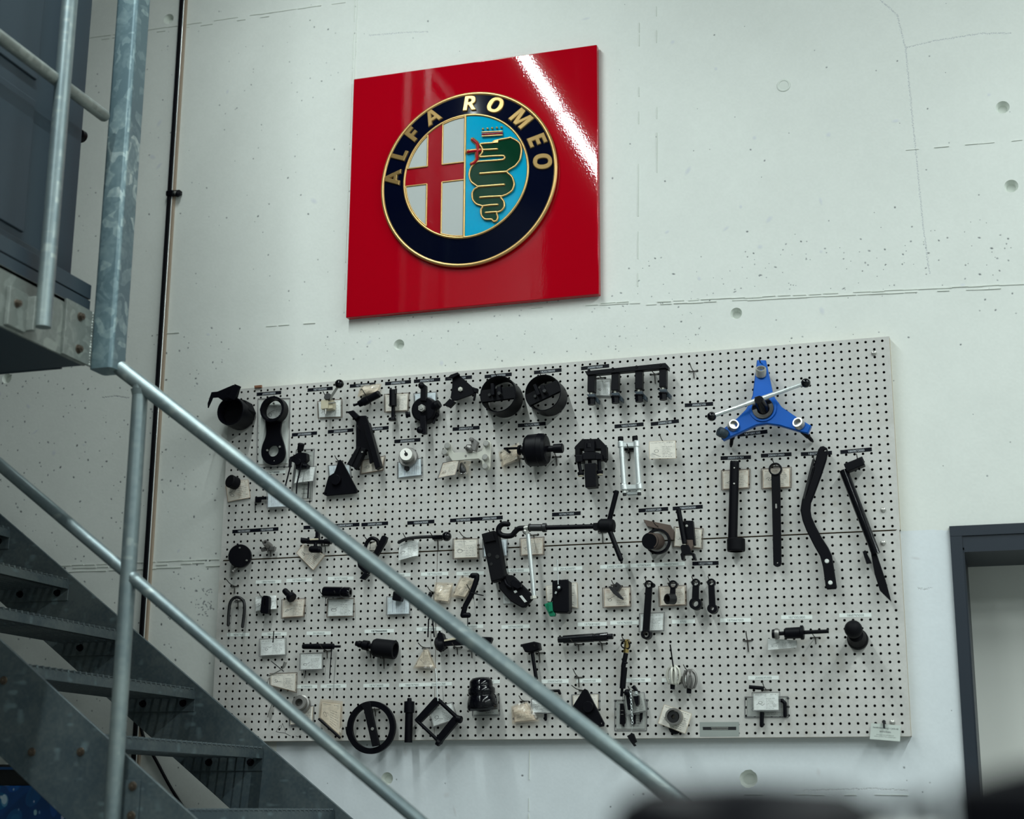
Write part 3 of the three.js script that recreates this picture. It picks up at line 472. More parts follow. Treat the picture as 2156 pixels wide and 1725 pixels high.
strip(B, 740, 313, 1043, 291, '2000042100'); strip(B, 1188, 288, 1495, 259, '1820239000'); strip(B, 1748, 241, 2060, 210, '1820238000'); strip(C, 220, 284, 520, 254, '2000074500'); strip(C, 1328, 678, 1630, 661, '200002100');
strip(C, 578, 904, 887, 879, '1860765001'); strip(C, 965, 879, 1265, 845, '200002100'); strip(D, 433, 1013, 730, 978, '1871001100'); strip(D, 268, 1242, 568, 1232, '2000031701'); strip(D, 666, 1218, 968, 1202, '2000013900');
strip(D, 1060, 1202, 1367, 1188, '1860796000'); strip(D, 1450, 1182, 1760, 1154, '1860872000'); strip(A, 995, 948, 1280, 926, '2010200080'); strip(A, 1403, 914, 1693, 892, '2000034400'); strip(A, 1802, 892, 2092, 866, '1860640000');
strip(B, 163, 1024, 458, 1003, '2000034600'); strip(B, 825, 884, 1130, 864, '2000037201'); strip(B, 1565, 843, 1880, 819, '1821217000'); strip(E, 265, 430, 787, 398, ['1822023000', '1822105000']); strip(E, 1073, 384, 1707, 347, ['1860833001', '1860834001']);
strip(E, 1730, 351, 2032, 333, '2000012000'); strip(F, 310, 332, 617, 313, '1860443000'); strip(F, 795, 304, 1393, 268, ['1870896000', '2000023800']); strip(G, 120, 344, 445, 327, '1870671000'); strip(G, 1102, 299, 1438, 278, '2000001200');
strip(G, 1490, 276, 1830, 253, '1860956000'); strip(G, 1713, 900, 2010, 892, '1822117000');
strip(A, 630, 1379, 920, 1366, '1870718000', { dark: false, bold: true }); strip(E, 530, 1002, 820, 995, '1860766000', Wt); strip(E, 878, 986, 1168, 975, '1870664000', Wt); strip(E, 1348, 963, 1640, 957, '1870719000', Wt); strip(F, 52, 928, 345, 918, '1860761000', Wt);
strip(F, 465, 913, 775, 904, '1871002000', Wt); strip(F, 868, 906, 1178, 898, '1860724000', Wt); strip(F, 1400, 872, 1700, 866, '1820618000', Wt); strip(G, 135, 962, 463, 950, '2014200091', Wt); strip(G, 665, 939, 995, 925, '2000012800', Wt); strip(G, 1010, 924, 1625, 900, ['1870696400', '1860973000'], Wt);
strip(I, 205, 307, 458, 304, '16147743', Wt); strip(I, 598, 301, 880, 297, '1860766000', Wt); strip(I, 1107, 291, 1383, 287, '201250020', Wt); strip(I, 1765, 269, 2098, 261, '1870666000', { dark: false, bold: true }); strip(J, 413, 246, 700, 238, '2000013800', Wt);
strip(J, 880, 218, 1170, 209, '1870695000', Wt); strip(J, 1378, 219, 1697, 209, '1870603000', Wt); strip(K, 410, 189, 740, 183, '1870081000', Wt); strip(K, 780, 173, 1105, 166, '1870760000', Wt); strip(K, 1480, 160, 1740, 153, '87050', Wt); strip(L, 78, 130, 395, 126, '1870447000', Wt);
strip(L, 708, 99, 1030, 96, '1871002800', Wt); strip(L, 1308, 80, 1640, 75, '1860765000', Wt); strip(L, 368, 724, 685, 721, '2000035300', Wt); strip(I, 985, 897, 1228, 893, '1870686800', Wt); strip(I, 1268, 891, 1560, 887, '2000022200', Wt); strip(I, 1752, 885, 2045, 880, '1870736000', Wt);
strip(J, 215, 879, 510, 872, '1860787000', Wt); strip(J, 512, 872, 815, 862, '2000031700', Wt); strip(J, 1070, 845, 1360, 838, '1870737000', Wt); strip(J, 1830, 838, 2140, 833, '2000034700', Wt); strip(K, 400, 832, 680, 827, '2000035100', Wt); strip(K, 950, 825, 1240, 821, '2000041700', Wt); strip(K, 1368, 824, 1640, 818, '2000041800', Wt);
const screwHead = (x, y) => [turn(V(x, y, ZB), V(x, y, ZB + 0.006), [[0, 0.0082], [0.4, 0.008], [0.8, 0.006], [1, 0.001]], 20), box(x - 0.006, x + 0.006, y - 0.0008, y + 0.0008, ZB + 0.0052, ZB + 0.0064)];
{
  const cols = (a, b, dx = 0) => Array.from({ length: b - a + 1 }, (_, i) => (a + i) * PITCH + dx), rows = (a, b) => Array.from({ length: b - a + 1 }, (_, i) => ROW0 - (a + i) * PITCH).reverse();
  const yT = ROW0 + 0.0125, yM = ROW0 - 23.5 * PITCH, yB = ROW0 - 47.5 * PITCH, xl = -0.0215, xr = 2.2215, xs = 30.5 * PITCH - 0.003;
  const flange = (x0, x1, y0, y1) => [box(x0, x0 + 0.0015, y0, y1, 0, ZB - 0.001), box(x1 - 0.0015, x1, y0, y1, 0, ZB - 0.0002), box(x0, x1, y0, y0 + 0.0015, 0, ZB - 0.001), box(x0, x1, y1 - 0.0015, y1, 0, ZB - 0.001)];
  const scribble = (pts) => { const v = []; for (let i = 0; i < pts.length; i += 2) v.push(I(pts[i], pts[i + 1], 0.0004)); return v.slice(1).map((p, i) => rod(v[i], p, 0.0005, 0.0005, 5)); };
  const panel = (name, label, c, r, x0, x1, y0, y1, extra) => thing(name, label, 'pegboard', [['perforated_sheet', perforated(c, r, x0, x1, y0, y1, ZB), M_.peg], ['flange', flange(x0, x1, y0, y1), M_.pegEdge], ['hole_shade_sheet', box(x0 + 0.003, x1 - 0.003, y0 + 0.0022, y1 - 0.0022, 0.008, 0.011), M_.dark], ...strips.filter((s) => s.y > y0 && s.y <= y1 && s.x >= x0 && s.x < x1).map((s) => s.part), ...extra], { base: V((x0 + x1) / 2, y0, ZB / 2) });  // dark sheet added behind the holes to stand in for their shade
  panel('pegboard_panel', 'upper full-width light grey perforated steel board with black number strips', cols(0, 88), rows(0, 23), xl, xr, yM + 0.0022, yT, [['screw', screwHead(...at(1840, 744).toArray().slice(0, 2)), M_.steel], ['screw', screwHead(...at(1859.5, 1074).toArray().slice(0, 2)), M_.steel], ['red_sticker', slab(A, [565, 388, 648, 380, 648, 410, 568, 415], 0, 0.008), M_.rust, { label: 'small rust red block on the top edge' }]]);
  panel('pegboard_panel', 'lower right light grey perforated steel board with white number strips', cols(31, 88, -0.003), rows(24, 47), xs + 0.0008, xr - 0.002, yB, yM - 0.0022, [['screw', screwHead(...at(1859.5, 1143.5).toArray().slice(0, 2)), M_.steel], ['screw', screwHead(...at(1879, 1521.5).toArray().slice(0, 2)), M_.steel],
    ['notice_sticker', slab(PX, [1473, 1521, 1556, 1520.5, 1556.5, 1551, 1473.5, 1551.5], 0, 0.0006, { bevel: 0 }), std(0x9aa09c, 0.4), { label: 'grey sticker with a black bar', sub: [['black_bar', slab(PX, [1479.5, 1531, 1550, 1530.6, 1550, 1537.5, 1480, 1537.5], 0.0006, 0.0009, { bevel: 0 }), M_.ink], ['print_line', [slab(PX, [1497, 1532, 1533, 1531.8, 1533, 1533.2, 1497, 1533.4], 0.0009, 0.0011, { bevel: 0 }), slab(PX, [1498, 1535.2, 1533, 1535, 1533, 1536.4, 1498, 1536.6], 0.0009, 0.0011, { bevel: 0 })], M_.grey]] }]]);
  panel('pegboard_panel', 'lower left light grey perforated steel board behind the handrail', cols(0, 30, -0.003), rows(24, 47), xl - 0.003, xs - 0.0008, yB, yM - 0.0022, [['pen_scribble', [scribble([765, 1405, 780, 1370, 800, 1345, 812, 1335]), scribble([760, 1405, 800, 1415, 860, 1420, 925, 1455]), scribble([800, 1390, 825, 1350, 835, 1312, 850, 1350, 870, 1415]), scribble([985, 1455, 1010, 1465]), scribble([1010, 1465, 1045, 1440])], M_.ink]]);
}

// ------------------------------------------------------------------ cards, bags, hooks
const CARD = { n: 0, cols: 8, rows: 6, s: 256 };
const cardCanvas = document.createElement('canvas'); cardCanvas.width = 1024; cardCanvas.height = 1024;
const cc = cardCanvas.getContext('2d'); const cardMap = new THREE.CanvasTexture(cardCanvas); cardMap.colorSpace = THREE.SRGBColorSpace;
M_.paper = new THREE.MeshPhysicalMaterial({ map: cardMap, roughness: 0.65 });
function drawCard(kind, seed) {
  const i = CARD.n % CARD.cols, j = Math.floor(CARD.n / CARD.cols), x = i * 256, y = j * 256, r = rng(seed * 31 + 7); CARD.n++;
  const tones = { beige: ['#e6ded2', '#b99f88'], white: ['#eef0ee', '#c4c6c2'], ice: ['#e2ebf0', '#b9c4cc'], ivory: ['#eee8de', '#cbbca8'], blank: ['#dfe2de', '#d4d7d3'], grey: ['#b2b4b0', '#9a9c98'] }, [bg, edge] = tones[kind] || tones.beige;
  cc.save(); cc.scale(0.5, 0.5); cc.beginPath(); cc.rect(x, y, 256, 256); cc.clip(); cc.fillStyle = bg; cc.fillRect(x, y, 256, 256);
  for (let k = 0; k < 40; k++) { cc.fillStyle = `rgba(${kind === 'beige' ? '140,105,80' : '120,120,115'},${0.03 + r() * 0.06})`; cc.beginPath(); cc.ellipse(x + r() * 256, y + r() * 256, 8 + r() * 40, 5 + r() * 22, r() * 3, 0, 7); cc.fill(); }
  cc.strokeStyle = edge; cc.lineWidth = 8; cc.strokeRect(x + 2, y + 2, 252, 252);
  cc.strokeStyle = cc.fillStyle = '#4d4a48'; const scrawl = (X, Y, l, w) => { cc.lineWidth = w; let p = X; while (p < X + l) { const d = 6 + r() * 26; cc.beginPath(); cc.moveTo(p, Y); cc.lineTo(Math.min(p + d, X + l), Y + (r() - 0.5) * 2); cc.stroke(); p += d + 4 + r() * 5; } };
  if (kind === 'ice') { for (let k = 0; k < 9; k++) { cc.strokeStyle = `rgba(70,80,120,${0.25 + r() * 0.5})`; cc.lineWidth = 2 + r() * 2; cc.beginPath(); const X = x + 60 + k * 20 + r() * 8; cc.moveTo(X, y + 20 + r() * 60); cc.lineTo(X + r() * 3, y + 235); cc.stroke(); } }
  else if (kind !== 'blank') {
    cc.strokeStyle = kind === 'beige' ? 'rgba(120,70,50,0.7)' : 'rgba(80,78,75,0.7)'; scrawl(x + 18, y + 26, 120, 5); scrawl(x + 170, y + 24, 60, 5);
    cc.strokeStyle = 'rgba(70,68,66,0.65)'; for (let k = 0; k < 7; k++) scrawl(x + 128, y + 84 + k * 24, 70 + r() * 36, 5);
    cc.strokeStyle = 'rgba(60,58,58,0.8)'; cc.lineWidth = 4; cc.beginPath(); let X = x + 30, Y = y + 190 - r() * 60; cc.moveTo(X, Y); for (let k = 0; k < 4; k++) { X += 14 + r() * 12; Y += (r() - 0.6) * 50; cc.lineTo(X, Y); } cc.stroke();
    cc.beginPath(); cc.ellipse(x + 55 + r() * 20, y + 140 + r() * 40, 14 + r() * 14, 10 + r() * 12, r() * 3, 0, 7); cc.stroke();
  }
  cc.restore(); return [x / 2048, 1 - (y + 256) / 2048, (x + 256) / 2048, 1 - y / 2048];
}
// corners TL, TR, BR, BL on a sheet
function leaf(S, q, h, bend, uvr, rot = 0, grow = 1, seed = 1, single = false) {
  const P = [0, 1, 2, 3].map((k) => S(q[2 * k], q[2 * k + 1], h)), c = P.reduce((a, p) => a.add(p), V(0, 0, 0)).multiplyScalar(0.25); P.forEach((p) => p.sub(c).multiplyScalar(grow).add(c));
  const nx = 8, ny = 6, pos = [], uv = [], idx = [], r = rng(seed), w1 = r() * 6, w2 = r() * 6, crump = Math.abs(bend) > 0.02 ? 0.004 : 0;
  for (let j = 0; j <= ny; j++) for (let i = 0; i <= nx; i++) {
    const s = i / nx, t = j / ny, p = P[0].clone().lerp(P[1], s).lerp(P[3].clone().lerp(P[2], s), t);
    p.z += bend * (Math.sin(Math.PI * s) * 0.6 + (s - 0.5) * 0.5 * Math.sin(w1) + Math.sin(t * 3 + w2) * 0.25) * 0.3 + crump * (Math.sin(s * 9 + w1 + t * 4) * 0.5 + Math.sin(t * 7 + w2 - s * 5) * 0.5); pos.push(p.x, p.y, p.z);
    const [a, b] = [[s, 1 - t], [1 - t, 1 - s], [1 - s, t], [t, s]][rot]; uv.push(uvr[0] + (uvr[2] - uvr[0]) * a, uvr[1] + (uvr[3] - uvr[1]) * b);
  }
  for (let j = 0; j < ny; j++) for (let i = 0; i < nx; i++) { const a = j * (nx + 1) + i, b = a + 1, d = a + nx + 1, e = d + 1; idx.push(a, d, b, b, d, e); }
  const done = () => { const g = new THREE.BufferGeometry(); g.setAttribute('position', new THREE.Float32BufferAttribute(pos, 3)); g.setAttribute('uv', new THREE.Float32BufferAttribute(uv, 2)); g.setIndex(idx); const o = g.toNonIndexed(); o.computeVertexNormals(); o.userData.keepUV = true; return [o, P]; };
  if (single) return done();
  const m = pos.length / 3; for (let k = 0; k < m; k++) { pos.push(pos[3 * k], pos[3 * k + 1], pos[3 * k + 2] - 0.0009); uv.push(uv[2 * k], uv[2 * k + 1]); }
  const tri = idx.length; for (let k = 0; k < tri; k += 3) idx.push(m + idx[k], m + idx[k + 2], m + idx[k + 1]);
  const edge = (a, b) => idx.push(a, b, m + b, a, m + b, m + a);
  for (let i = 0; i < nx; i++) { edge(i + 1, i); edge(ny * (nx + 1) + i, ny * (nx + 1) + i + 1); } for (let j = 0; j < ny; j++) { edge(j * (nx + 1), (j + 1) * (nx + 1)); edge((j + 1) * (nx + 1) + nx, j * (nx + 1) + nx); }
  return done();
}
let cardSeed = 3;
function card(S, q, label, { h = 0.006, kind = 'beige', sleeve = 'rim', bend = 0.008, rot = 0, group } = {}) {
  if (q.length === 4) { const [a, b, c, d] = q; q = [a, b, c, b, c, d, a, d]; }
  const seed = ++cardSeed, uvr = drawCard(kind, seed), [paper, P] = leaf(S, q, h, bend, uvr, rot, sleeve ? 0.93 : 1, seed), parts = [['paper', paper, M_.paper]];
  if (sleeve) {
    const [film] = leaf(S, q, h + 0.0016, bend, [0, 0, 1, 1], 0, 1.02, seed, true), Pc = leaf(S, q, h, 0, uvr, 0, 1.02, seed)[1];
    parts.push(['clear_sleeve', film, M_.plastic]);
    parts.push(['sleeve_edge', Pc.flatMap((p, i) => [rod(p, Pc[(i + 1) % 4], 0.0011, 0.0011, 6), ball(p, 0.0012, 6)]), sleeve === 'grey' ? M_.rimGrey : M_.rim]);
  }
  return thing('instruction_card', label, 'card', parts, { group });
}
function bag(S, q, label, { h = 0.012, paper = true, bend = 0.05, kind = 'ivory' } = {}) {
  if (q.length === 4) { const [a, b, c, d] = q; q = [a, b, c, b, c, d, a, d]; }
  const seed = ++cardSeed, [film] = leaf(S, q, h + 0.005, bend, [0, 0, 1, 1], 0, 1, seed, true), [back] = leaf(S, q, h - 0.005, bend * 0.3, [0, 0, 1, 1], 0, 1, seed + 5, true);
  const parts = [['film', [film, back], M_.bag]];
  if (paper) parts.push(['paper_insert', leaf(S, q, h, bend * 0.6, drawCard(kind, seed), 0, 0.82, seed + 2)[0], M_.paper]);
  return thing('plastic_bag', label, 'bag', parts);
}
function hook(S, x, y, tx, ty, label, { reach = 0.055, tail = 0.02, bar = 0.026, r = 0.0015, end = [] } = {}) {
  const a = S(x, y, 0.0035), t = S(tx, ty, reach), mid = a.clone().lerp(t, 0.55); mid.y -= 0.004;
  const g = [wire([a, mid, t], r), rod(V(a.x - bar / 2, a.y, ZB + 0.0025), V(a.x + bar / 2, a.y, ZB + 0.0025), r), rod(V(a.x - bar / 2, a.y, ZB + 0.0025), V(a.x - bar / 2, a.y, ZB - 0.006), r), rod(V(a.x + bar / 2, a.y, ZB + 0.0025), V(a.x + bar / 2, a.y, ZB - 0.006), r)];
  if (tail) g.push(rod(a, V(a.x + 0.0015, a.y - tail, ZB + 0.003), r * 1.1));
  return thing('wire_hook', label, 'hook', [['wire', g, M_.wire]]);
}

// ------------------------------------------------------------------ tools, top rows
const K_ = M_.black, KR = M_.blackRough, ST = M_.steel, ZN = M_.zinc, BR = M_.brown;
const tool = (name, label, cat, parts, o) => thing(name, label, cat, parts, o);
const nut = (S, x, y, h, r = 0.007, l = 0.007) => { const p = S(x, y, h); return [flat(V(p.x, p.y, p.z - l), p, r, 6), rod(p, V(p.x, p.y, p.z + 0.003), r * 0.5)]; };
const pin = (S, x, y, h, r = 0.0035) => drumAt(S, x, y, h, r, 0.004);

// cup wrench with a bent bracket
tool('cup_wrench', 'black cup wrench with a bent bracket overhanging the top left corner of the boards', 'tool', [
  ['cup', [drum(A, 295, 675, 147, 0.012, 0.092, 134), drum(A, 295, 675, 136, 0.012, 0.03, 60)], K_],
  ['socket', [(() => { const p = A(440, 728, 0.006), m = A.m(440, 728); return flat(V(p.x, p.y, ZB + 0.004), V(p.x - 0.004, p.y + 0.002, ZB + 0.05), 150 * m, 8); })()], KR],
  ['bracket', [slab(A, [38, 640, 36, 590, 80, 462, 150, 455, 330, 378, 398, 424, 372, 520, 300, 560, 210, 560, 150, 520, 92, 524, 62, 590], 0.084, 0.092), block(A, 340, 460, 70, 150, 0.092, 0.102, 24), nut(A, 270, 520, 0.1, 0.008)], K_],
]);
tool('oil_filter_wrench', 'black hourglass wrench plate with a large round collar and a lower hole', 'tool', [
  ['plate', slab(A, [690, 770, 640, 700, 634, 640, 700, 560, 785, 540, 870, 560, 930, 640, 925, 710, 885, 780, 868, 860, 866, 920, 880, 980, 905, 1060, 918, 1150, 900, 1220, 850, 1270, 780, 1290, 710, 1270, 660, 1215, 645, 1150, 655, 1070, 690, 980, 700, 920, 698, 860], 0.016, 0.024, { smooth: true, holes: [[782, 1130, 63], [787, 1240, 14], [782, 660, 100]] }), K_],
  ['collar', drum(A, 768, 652, 134, 0.022, 0.058, 112), K_],
  ['pin', [pin(A, 712, 1122, 0.027), pin(A, 855, 1083, 0.027), pin(A, 785, 590, 0.03)], ST],
]);
card(A, [612, 545, 970, 540, 958, 1300, 600, 1312], 'large pale backing sheet behind the hourglass wrench plate', { kind: 'blank', h: 0.002, sleeve: 'grey', bend: 0 });
card(A, [690, 610, 935, 600, 930, 795, 690, 805], 'small card showing the wrench outline, inside the large round collar', { kind: 'white', h: 0.008, sleeve: false, bend: 0.002 });
tool('ball_lever', 'small clamp lever with a black ball knob and a beige block', 'tool', [
  ['lever', [rod(A(1425, 540, 0.045), A(1520, 395, 0.06), 0.0045)], ST], ['knob', ball(A(1533, 370, 0.062), 0.0155), M_.gloss],
  ['hub', [turn(A(1420, 540, 0.02), A(1398, 510, 0.055), hard([[0, 0], [0, 0.012], [0.8, 0.013], [1, 0.01], [1, 0]]))], M_.gun],
  ['block', [block(A, 1362, 600, 78, 95, 0.015, 0.05, -2), block(A, 1425, 600, 60, 92, 0.012, 0.04, 0)], M_.cream], ['pin', [rod(A(1378, 640, 0.045), A(1375, 712, 0.045), 0.003), rod(A(1410, 590, 0.043), A(1490, 580, 0.043), 0.0025)], ST]]);
card(A, [1287, 570, 1560, 545, 1560, 748, 1295, 758], 'printed card behind the lever with the black ball knob', { kind: 'white', bend: 0.012 });
hook(A, 1400, 520, 1348, 455, 'wire hook through the clamp lever with the ball knob', { tail: 0 });
tool('press_pin', 'short black angled press pin with a stepped tip, next to a crumpled bag', 'tool', [
  ['body', [turn(A(1755, 600, 0.03), A(1990, 480, 0.034), hard([[0, 0], [0, 0.0105], [0.18, 0.012], [0.2, 0.0145], [0.45, 0.0145], [0.47, 0.0125], [0.95, 0.0125], [1, 0.011], [1, 0]]))], K_],
  ['tip', [rod(A(1705, 610, 0.03), A(1760, 592, 0.03), 0.004), ball(A(1703, 611, 0.03), 0.0045, 10)], K_]]);
bag(A, [1785, 385, 2020, 370, 1985, 470, 1735, 515], 'crumpled clear bag with a paper slip above the short press pin');
hook(A, 1885, 545, 1790, 430, 'wire hook carrying the short press pin', { tail: 0.018 });
tool('slotted_sleeve', 'slim upright black sleeve tool with a cut-away half and a round foot', 'tool', [
  ['sleeve', [turn(B(148, 440, 0.03), B(148, 622, 0.03), hard([[0, 0.008], [0, 0.0125], [1, 0.0125], [1, 0]])), slab(B, [128, 615, 158, 615, 158, 765, 124, 765], 0.018, 0.032)], K_],
  ['foot', [turn(B(140, 758, 0.028), B(140, 786, 0.028), hard([[0, 0], [0, 0.0125], [0.8, 0.0135], [1, 0.012], [1, 0]]))], K_], ['prong', [box(...(() => { const p = B(118, 440, 0.04); return [p.x - 0.003, p.x + 0.003, p.y - 0.012, p.y + 0.008, p.z - 0.006, p.z]; })()), box(...(() => { const p = B(178, 440, 0.04); return [p.x - 0.003, p.x + 0.003, p.y - 0.012, p.y + 0.006, p.z - 0.006, p.z]; })())], M_.gun]]);
card(B, [50, 490, 328, 472, 320, 675, 55, 690], 'sleeved card behind the slim cut-away sleeve tool', { kind: 'ivory' });
tool('star_puller', 'black round puller with upright lobed arms and a bright centre nut', 'tool', [
  ['disc', [turn(B(520, 675, 0.012), B(490, 660, 0.05), hard([[0, 0], [0, 0.046], [0.5, 0.044], [0.9, 0.04], [1, 0.036], [1, 0]]), 28)], K_],
  ['arm', [slab(B, [440, 375, 465, 355, 520, 385, 522, 420, 518, 560, 455, 560, 460, 430, 436, 405], 0.045, 0.062), ball(B(470, 388, 0.06), 0.011, 14)], K_],
  ['arm', [slab(B, [452, 730, 515, 730, 520, 930, 480, 940, 428, 905, 428, 875, 455, 850], 0.045, 0.062), ball(B(455, 893, 0.06), 0.012, 14)], K_],
  ['lug', [turn(B(345, 715, 0.04), B(290, 722, 0.045), hard([[0, 0], [0, 0.009], [0.5, 0.009], [0.6, 0.0115], [1, 0.01], [1, 0]])), turn(B(600, 640, 0.035), B(675, 590, 0.04), hard([[0, 0], [0, 0.014], [0.6, 0.016], [1, 0.013], [1, 0]])), rod(B(645, 715, 0.02), B(605, 820, 0.025), 0.0042), ball(B(645, 720, 0.02), 0.009, 12)], K_],
  ['nut', [nut(B, 470, 640, 0.068, 0.0125, 0.012)], ST]]);
card(B, [385, 480, 640, 462, 645, 610, 392, 625], 'card half hidden behind the round lobed puller', { kind: 'ice', sleeve: 'grey' });
tool('three_arm_bracket', 'black three-armed bracket plate with folded ends', 'tool', [
  ['plate', slab(B, [820, 300, 890, 262, 905, 275, 1050, 405, 1100, 420, 1095, 470, 1045, 492, 870, 555, 820, 560, 800, 520, 818, 400], 0.028, 0.036), K_],
  ['fold', [slab(B, [762, 300, 800, 265, 880, 236, 895, 262, 820, 305], 0.036, 0.05), slab(B, [722, 605, 790, 535, 850, 570, 785, 638, 770, 620, 750, 622], 0.03, 0.048), wire([B(1060, 420, 0.04), B(1080, 480, 0.042), B(1068, 550, 0.044)], 0.004), slab(B, [1060, 412, 1105, 420, 1098, 470, 1060, 460], 0.034, 0.05)], K_], ['nut', nut(B, 910, 428, 0.042, 0.008), ZN]]);
for (const [cx, cy, rot, lab] of [[1338, 482, -3, 'left one of the two big black filter cups, its crossbar level'], [1848, 468, -22, 'right one of the two big black filter cups, its crossbar slanting']]) {
  const m = B.m(cx, cy), p = B(cx, cy, 0.09), spin = (g) => g.translate(-p.x, -p.y, 0).rotateZ(-rot * Math.PI / 180).translate(p.x, p.y, 0), bx = (x0, x1, y0, y1, h0, h1) => spin(box(p.x + x0 * m, p.x + x1 * m, p.y - y1 * m, p.y - y0 * m, ZB + h0, ZB + h1, 0.0015));
  tool('filter_cup', lab, 'tool', [['ring', drum(B, cx, cy, 200, 0.012, 0.09, 190, 48), K_], ['flange', drum(B, cx + 22, cy + 18, 203, 0.006, 0.03, 176, 48), KR], ['crossbar', [bx(-192, 188, -62, 70, 0.076, 0.09)], KR], ['lug', [bx(-60, -25, -105, 22, 0.088, 0.108), bx(5, 45, -70, 10, 0.088, 0.104)], K_], ['bolt', [spin(flat(V(p.x + 35 * m, p.y - 15 * m, ZB + 0.09), V(p.x + 35 * m, p.y - 15 * m, ZB + 0.112), 0.006)), spin(rod(V(p.x - 90 * m, p.y - 5 * m, ZB + 0.089), V(p.x - 90 * m, p.y - 5 * m, ZB + 0.096), 0.005))], M_.gun]]);
}
hook(B, 1350, 300, 1300, 235, 'wire hook holding the left big filter cup', { tail: 0, reach: 0.1 }); hook(B, 1855, 290, 1812, 245, 'wire hook holding the right big filter cup', { tail: 0, reach: 0.1 });
// four-legged clamp rail
{
  const legs = [[325, 330, 530], [580, 310, 515], [833, 290, 500], [1090, 268, 478]];
  tool('clamp_rail', 'black bar with four hanging clamp legs', 'tool', [
    ['rail', [slab(C, [258, 312, 1120, 224, 1152, 258, 1150, 298, 1120, 280, 282, 355], 0.03, 0.056), ...legs.map(([x, y]) => pin(C, x - 22, y - 25, 0.058, 0.0045))], K_],
    ...legs.map(([x, y0, y1]) => ['leg', [block(C, x, (y0 + y1) / 2, 74, y1 - y0, 0.022, 0.05, 1.5)], K_, { sub: [
      ['stud', [rod(C(x + 2, y1 - 6, 0.04), C(x + 4, y1 + 60, 0.04), 0.0042)], ZN],
      ['claw', [slab(C, [x - 48, y1 + 30, x + 40, y1 + 25, x + 42, y1 + 58, x - 20, y1 + 62], 0.03, 0.05), slab(C, [x + 28, y1 + 25, x + 82, y1 + 80, x + 80, y1 + 125, x + 50, y1 + 108, x + 20, y1 + 60], 0.008, 0.034)], M_.anthraciteDark],
      ['hex_nut', [flat(C(x + 5, y1 + 78, 0.042), C(x + 8, y1 + 142, 0.042), 0.0125, 6), turn(C(x + 5, y1 + 66, 0.042), C(x + 5, y1 + 80, 0.042), hard([[0, 0], [0, 0.0145], [1, 0.0145], [1, 0]]))], K_]] }])]);
}
card(C, [378, 402, 535, 398, 530, 582, 375, 580], 'lined slip hanging between the first two legs of the clamp rail', { kind: 'white', sleeve: 'grey', bend: 0.006 });
hook(C, 435, 380, 375, 305, 'left wire hook behind the four-legged clamp rail', { tail: 0 }); hook(C, 1005, 342, 955, 262, 'right wire hook behind the four-legged clamp rail', { tail: 0.032 });
hook(C, 1420, 312, 1380, 225, 'empty wire hook near the top right of the clamp rail', { tail: 0.024 });
// blue three-armed spring compressor
{
  const arm = [625, 272, 712, 272, 728, 345, 755, 470, 778, 585, 800, 640, 870, 735, 1040, 850, 1162, 920, 1130, 997, 1085, 990, 850, 920, 720, 900, 620, 915, 470, 985, 292, 1066, 256, 1018, 300, 945, 430, 845, 515, 760, 560, 680, 582, 620, 596, 500, 612, 380];
  tool('spring_compressor', 'bright blue three-armed puller with a steel T-bar and black ball ends', 'tool', [
    ['body', slab(D, arm, 0.05, 0.072, { bevel: 0.003, holes: [[665, 360, 20], [400, 907, 20], [1025, 890, 20]] }), M_.blue],
    ['hub_ring', [drum(D, 683, 745, 135, 0.06, 0.078, 104)], M_.blue], ['hub', [drum(D, 683, 748, 105, 0.04, 0.084), turn(D(690, 755, 0.08), D(645, 665, 0.125), hard([[0, 0], [0, 0.02], [0.5, 0.017], [1, 0.014], [1, 0]])), rod(D(612, 668, 0.112), D(662, 652, 0.112), 0.0095)], M_.gloss],
    ['t_bar', [turn(D(180, 830, 0.112), D(1108, 500, 0.112), hard([[0, 0], [0, 0.006], [0.38, 0.006], [0.38, 0.0075], [0.66, 0.0075], [0.66, 0.006], [1, 0.006], [1, 0]]))], M_.chrome, { sub: [['ball_end', ball(D(180, 830, 0.112), 0.0145), M_.gloss], ['ball_end', ball(D(1108, 500, 0.112), 0.0145), M_.gloss]] }],
    ...[[665, 355, 668, 420], [400, 905, 385, 930], [1025, 885, 1050, 915]].map(([x, y, u, v]) => ['collar_nut', [turn(D(u, v, 0.07), D(x, y, 0.088), hard([[0, 0.009], [0, 0.0165], [0.9, 0.0165], [1, 0.0155], [1, 0.0115], [0.3, 0.011], [0.3, 0]]), 28)], M_.steel]),
    ['screw_leg', [turn(D(390, 960, 0.06), D(370, 1130, 0.006), hard([[0, 0], [0, 0.0105], [0.5, 0.0085], [0.55, 0.006], [0.85, 0.0055], [1, 0.003], [1, 0]]))], K_], ['screw_leg', [turn(D(1080, 970, 0.06), D(1180, 1080, 0.006), hard([[0, 0], [0, 0.0105], [0.5, 0.0085], [0.55, 0.006], [0.85, 0.0055], [1, 0.003], [1, 0]]))], K_],
    ['knob', [turn(D(320, 1010, 0.075), D(245, 972, 0.095), hard([[0, 0], [0, 0.014], [0.6, 0.016], [0.9, 0.015], [1, 0.01], [1, 0]]))], M_.anthraciteDark]]);
}
hook(D, 680, 340, 650, 265, 'wire hook through the top arm of the blue puller', { tail: 0, reach: 0.1, r: 0.002 });
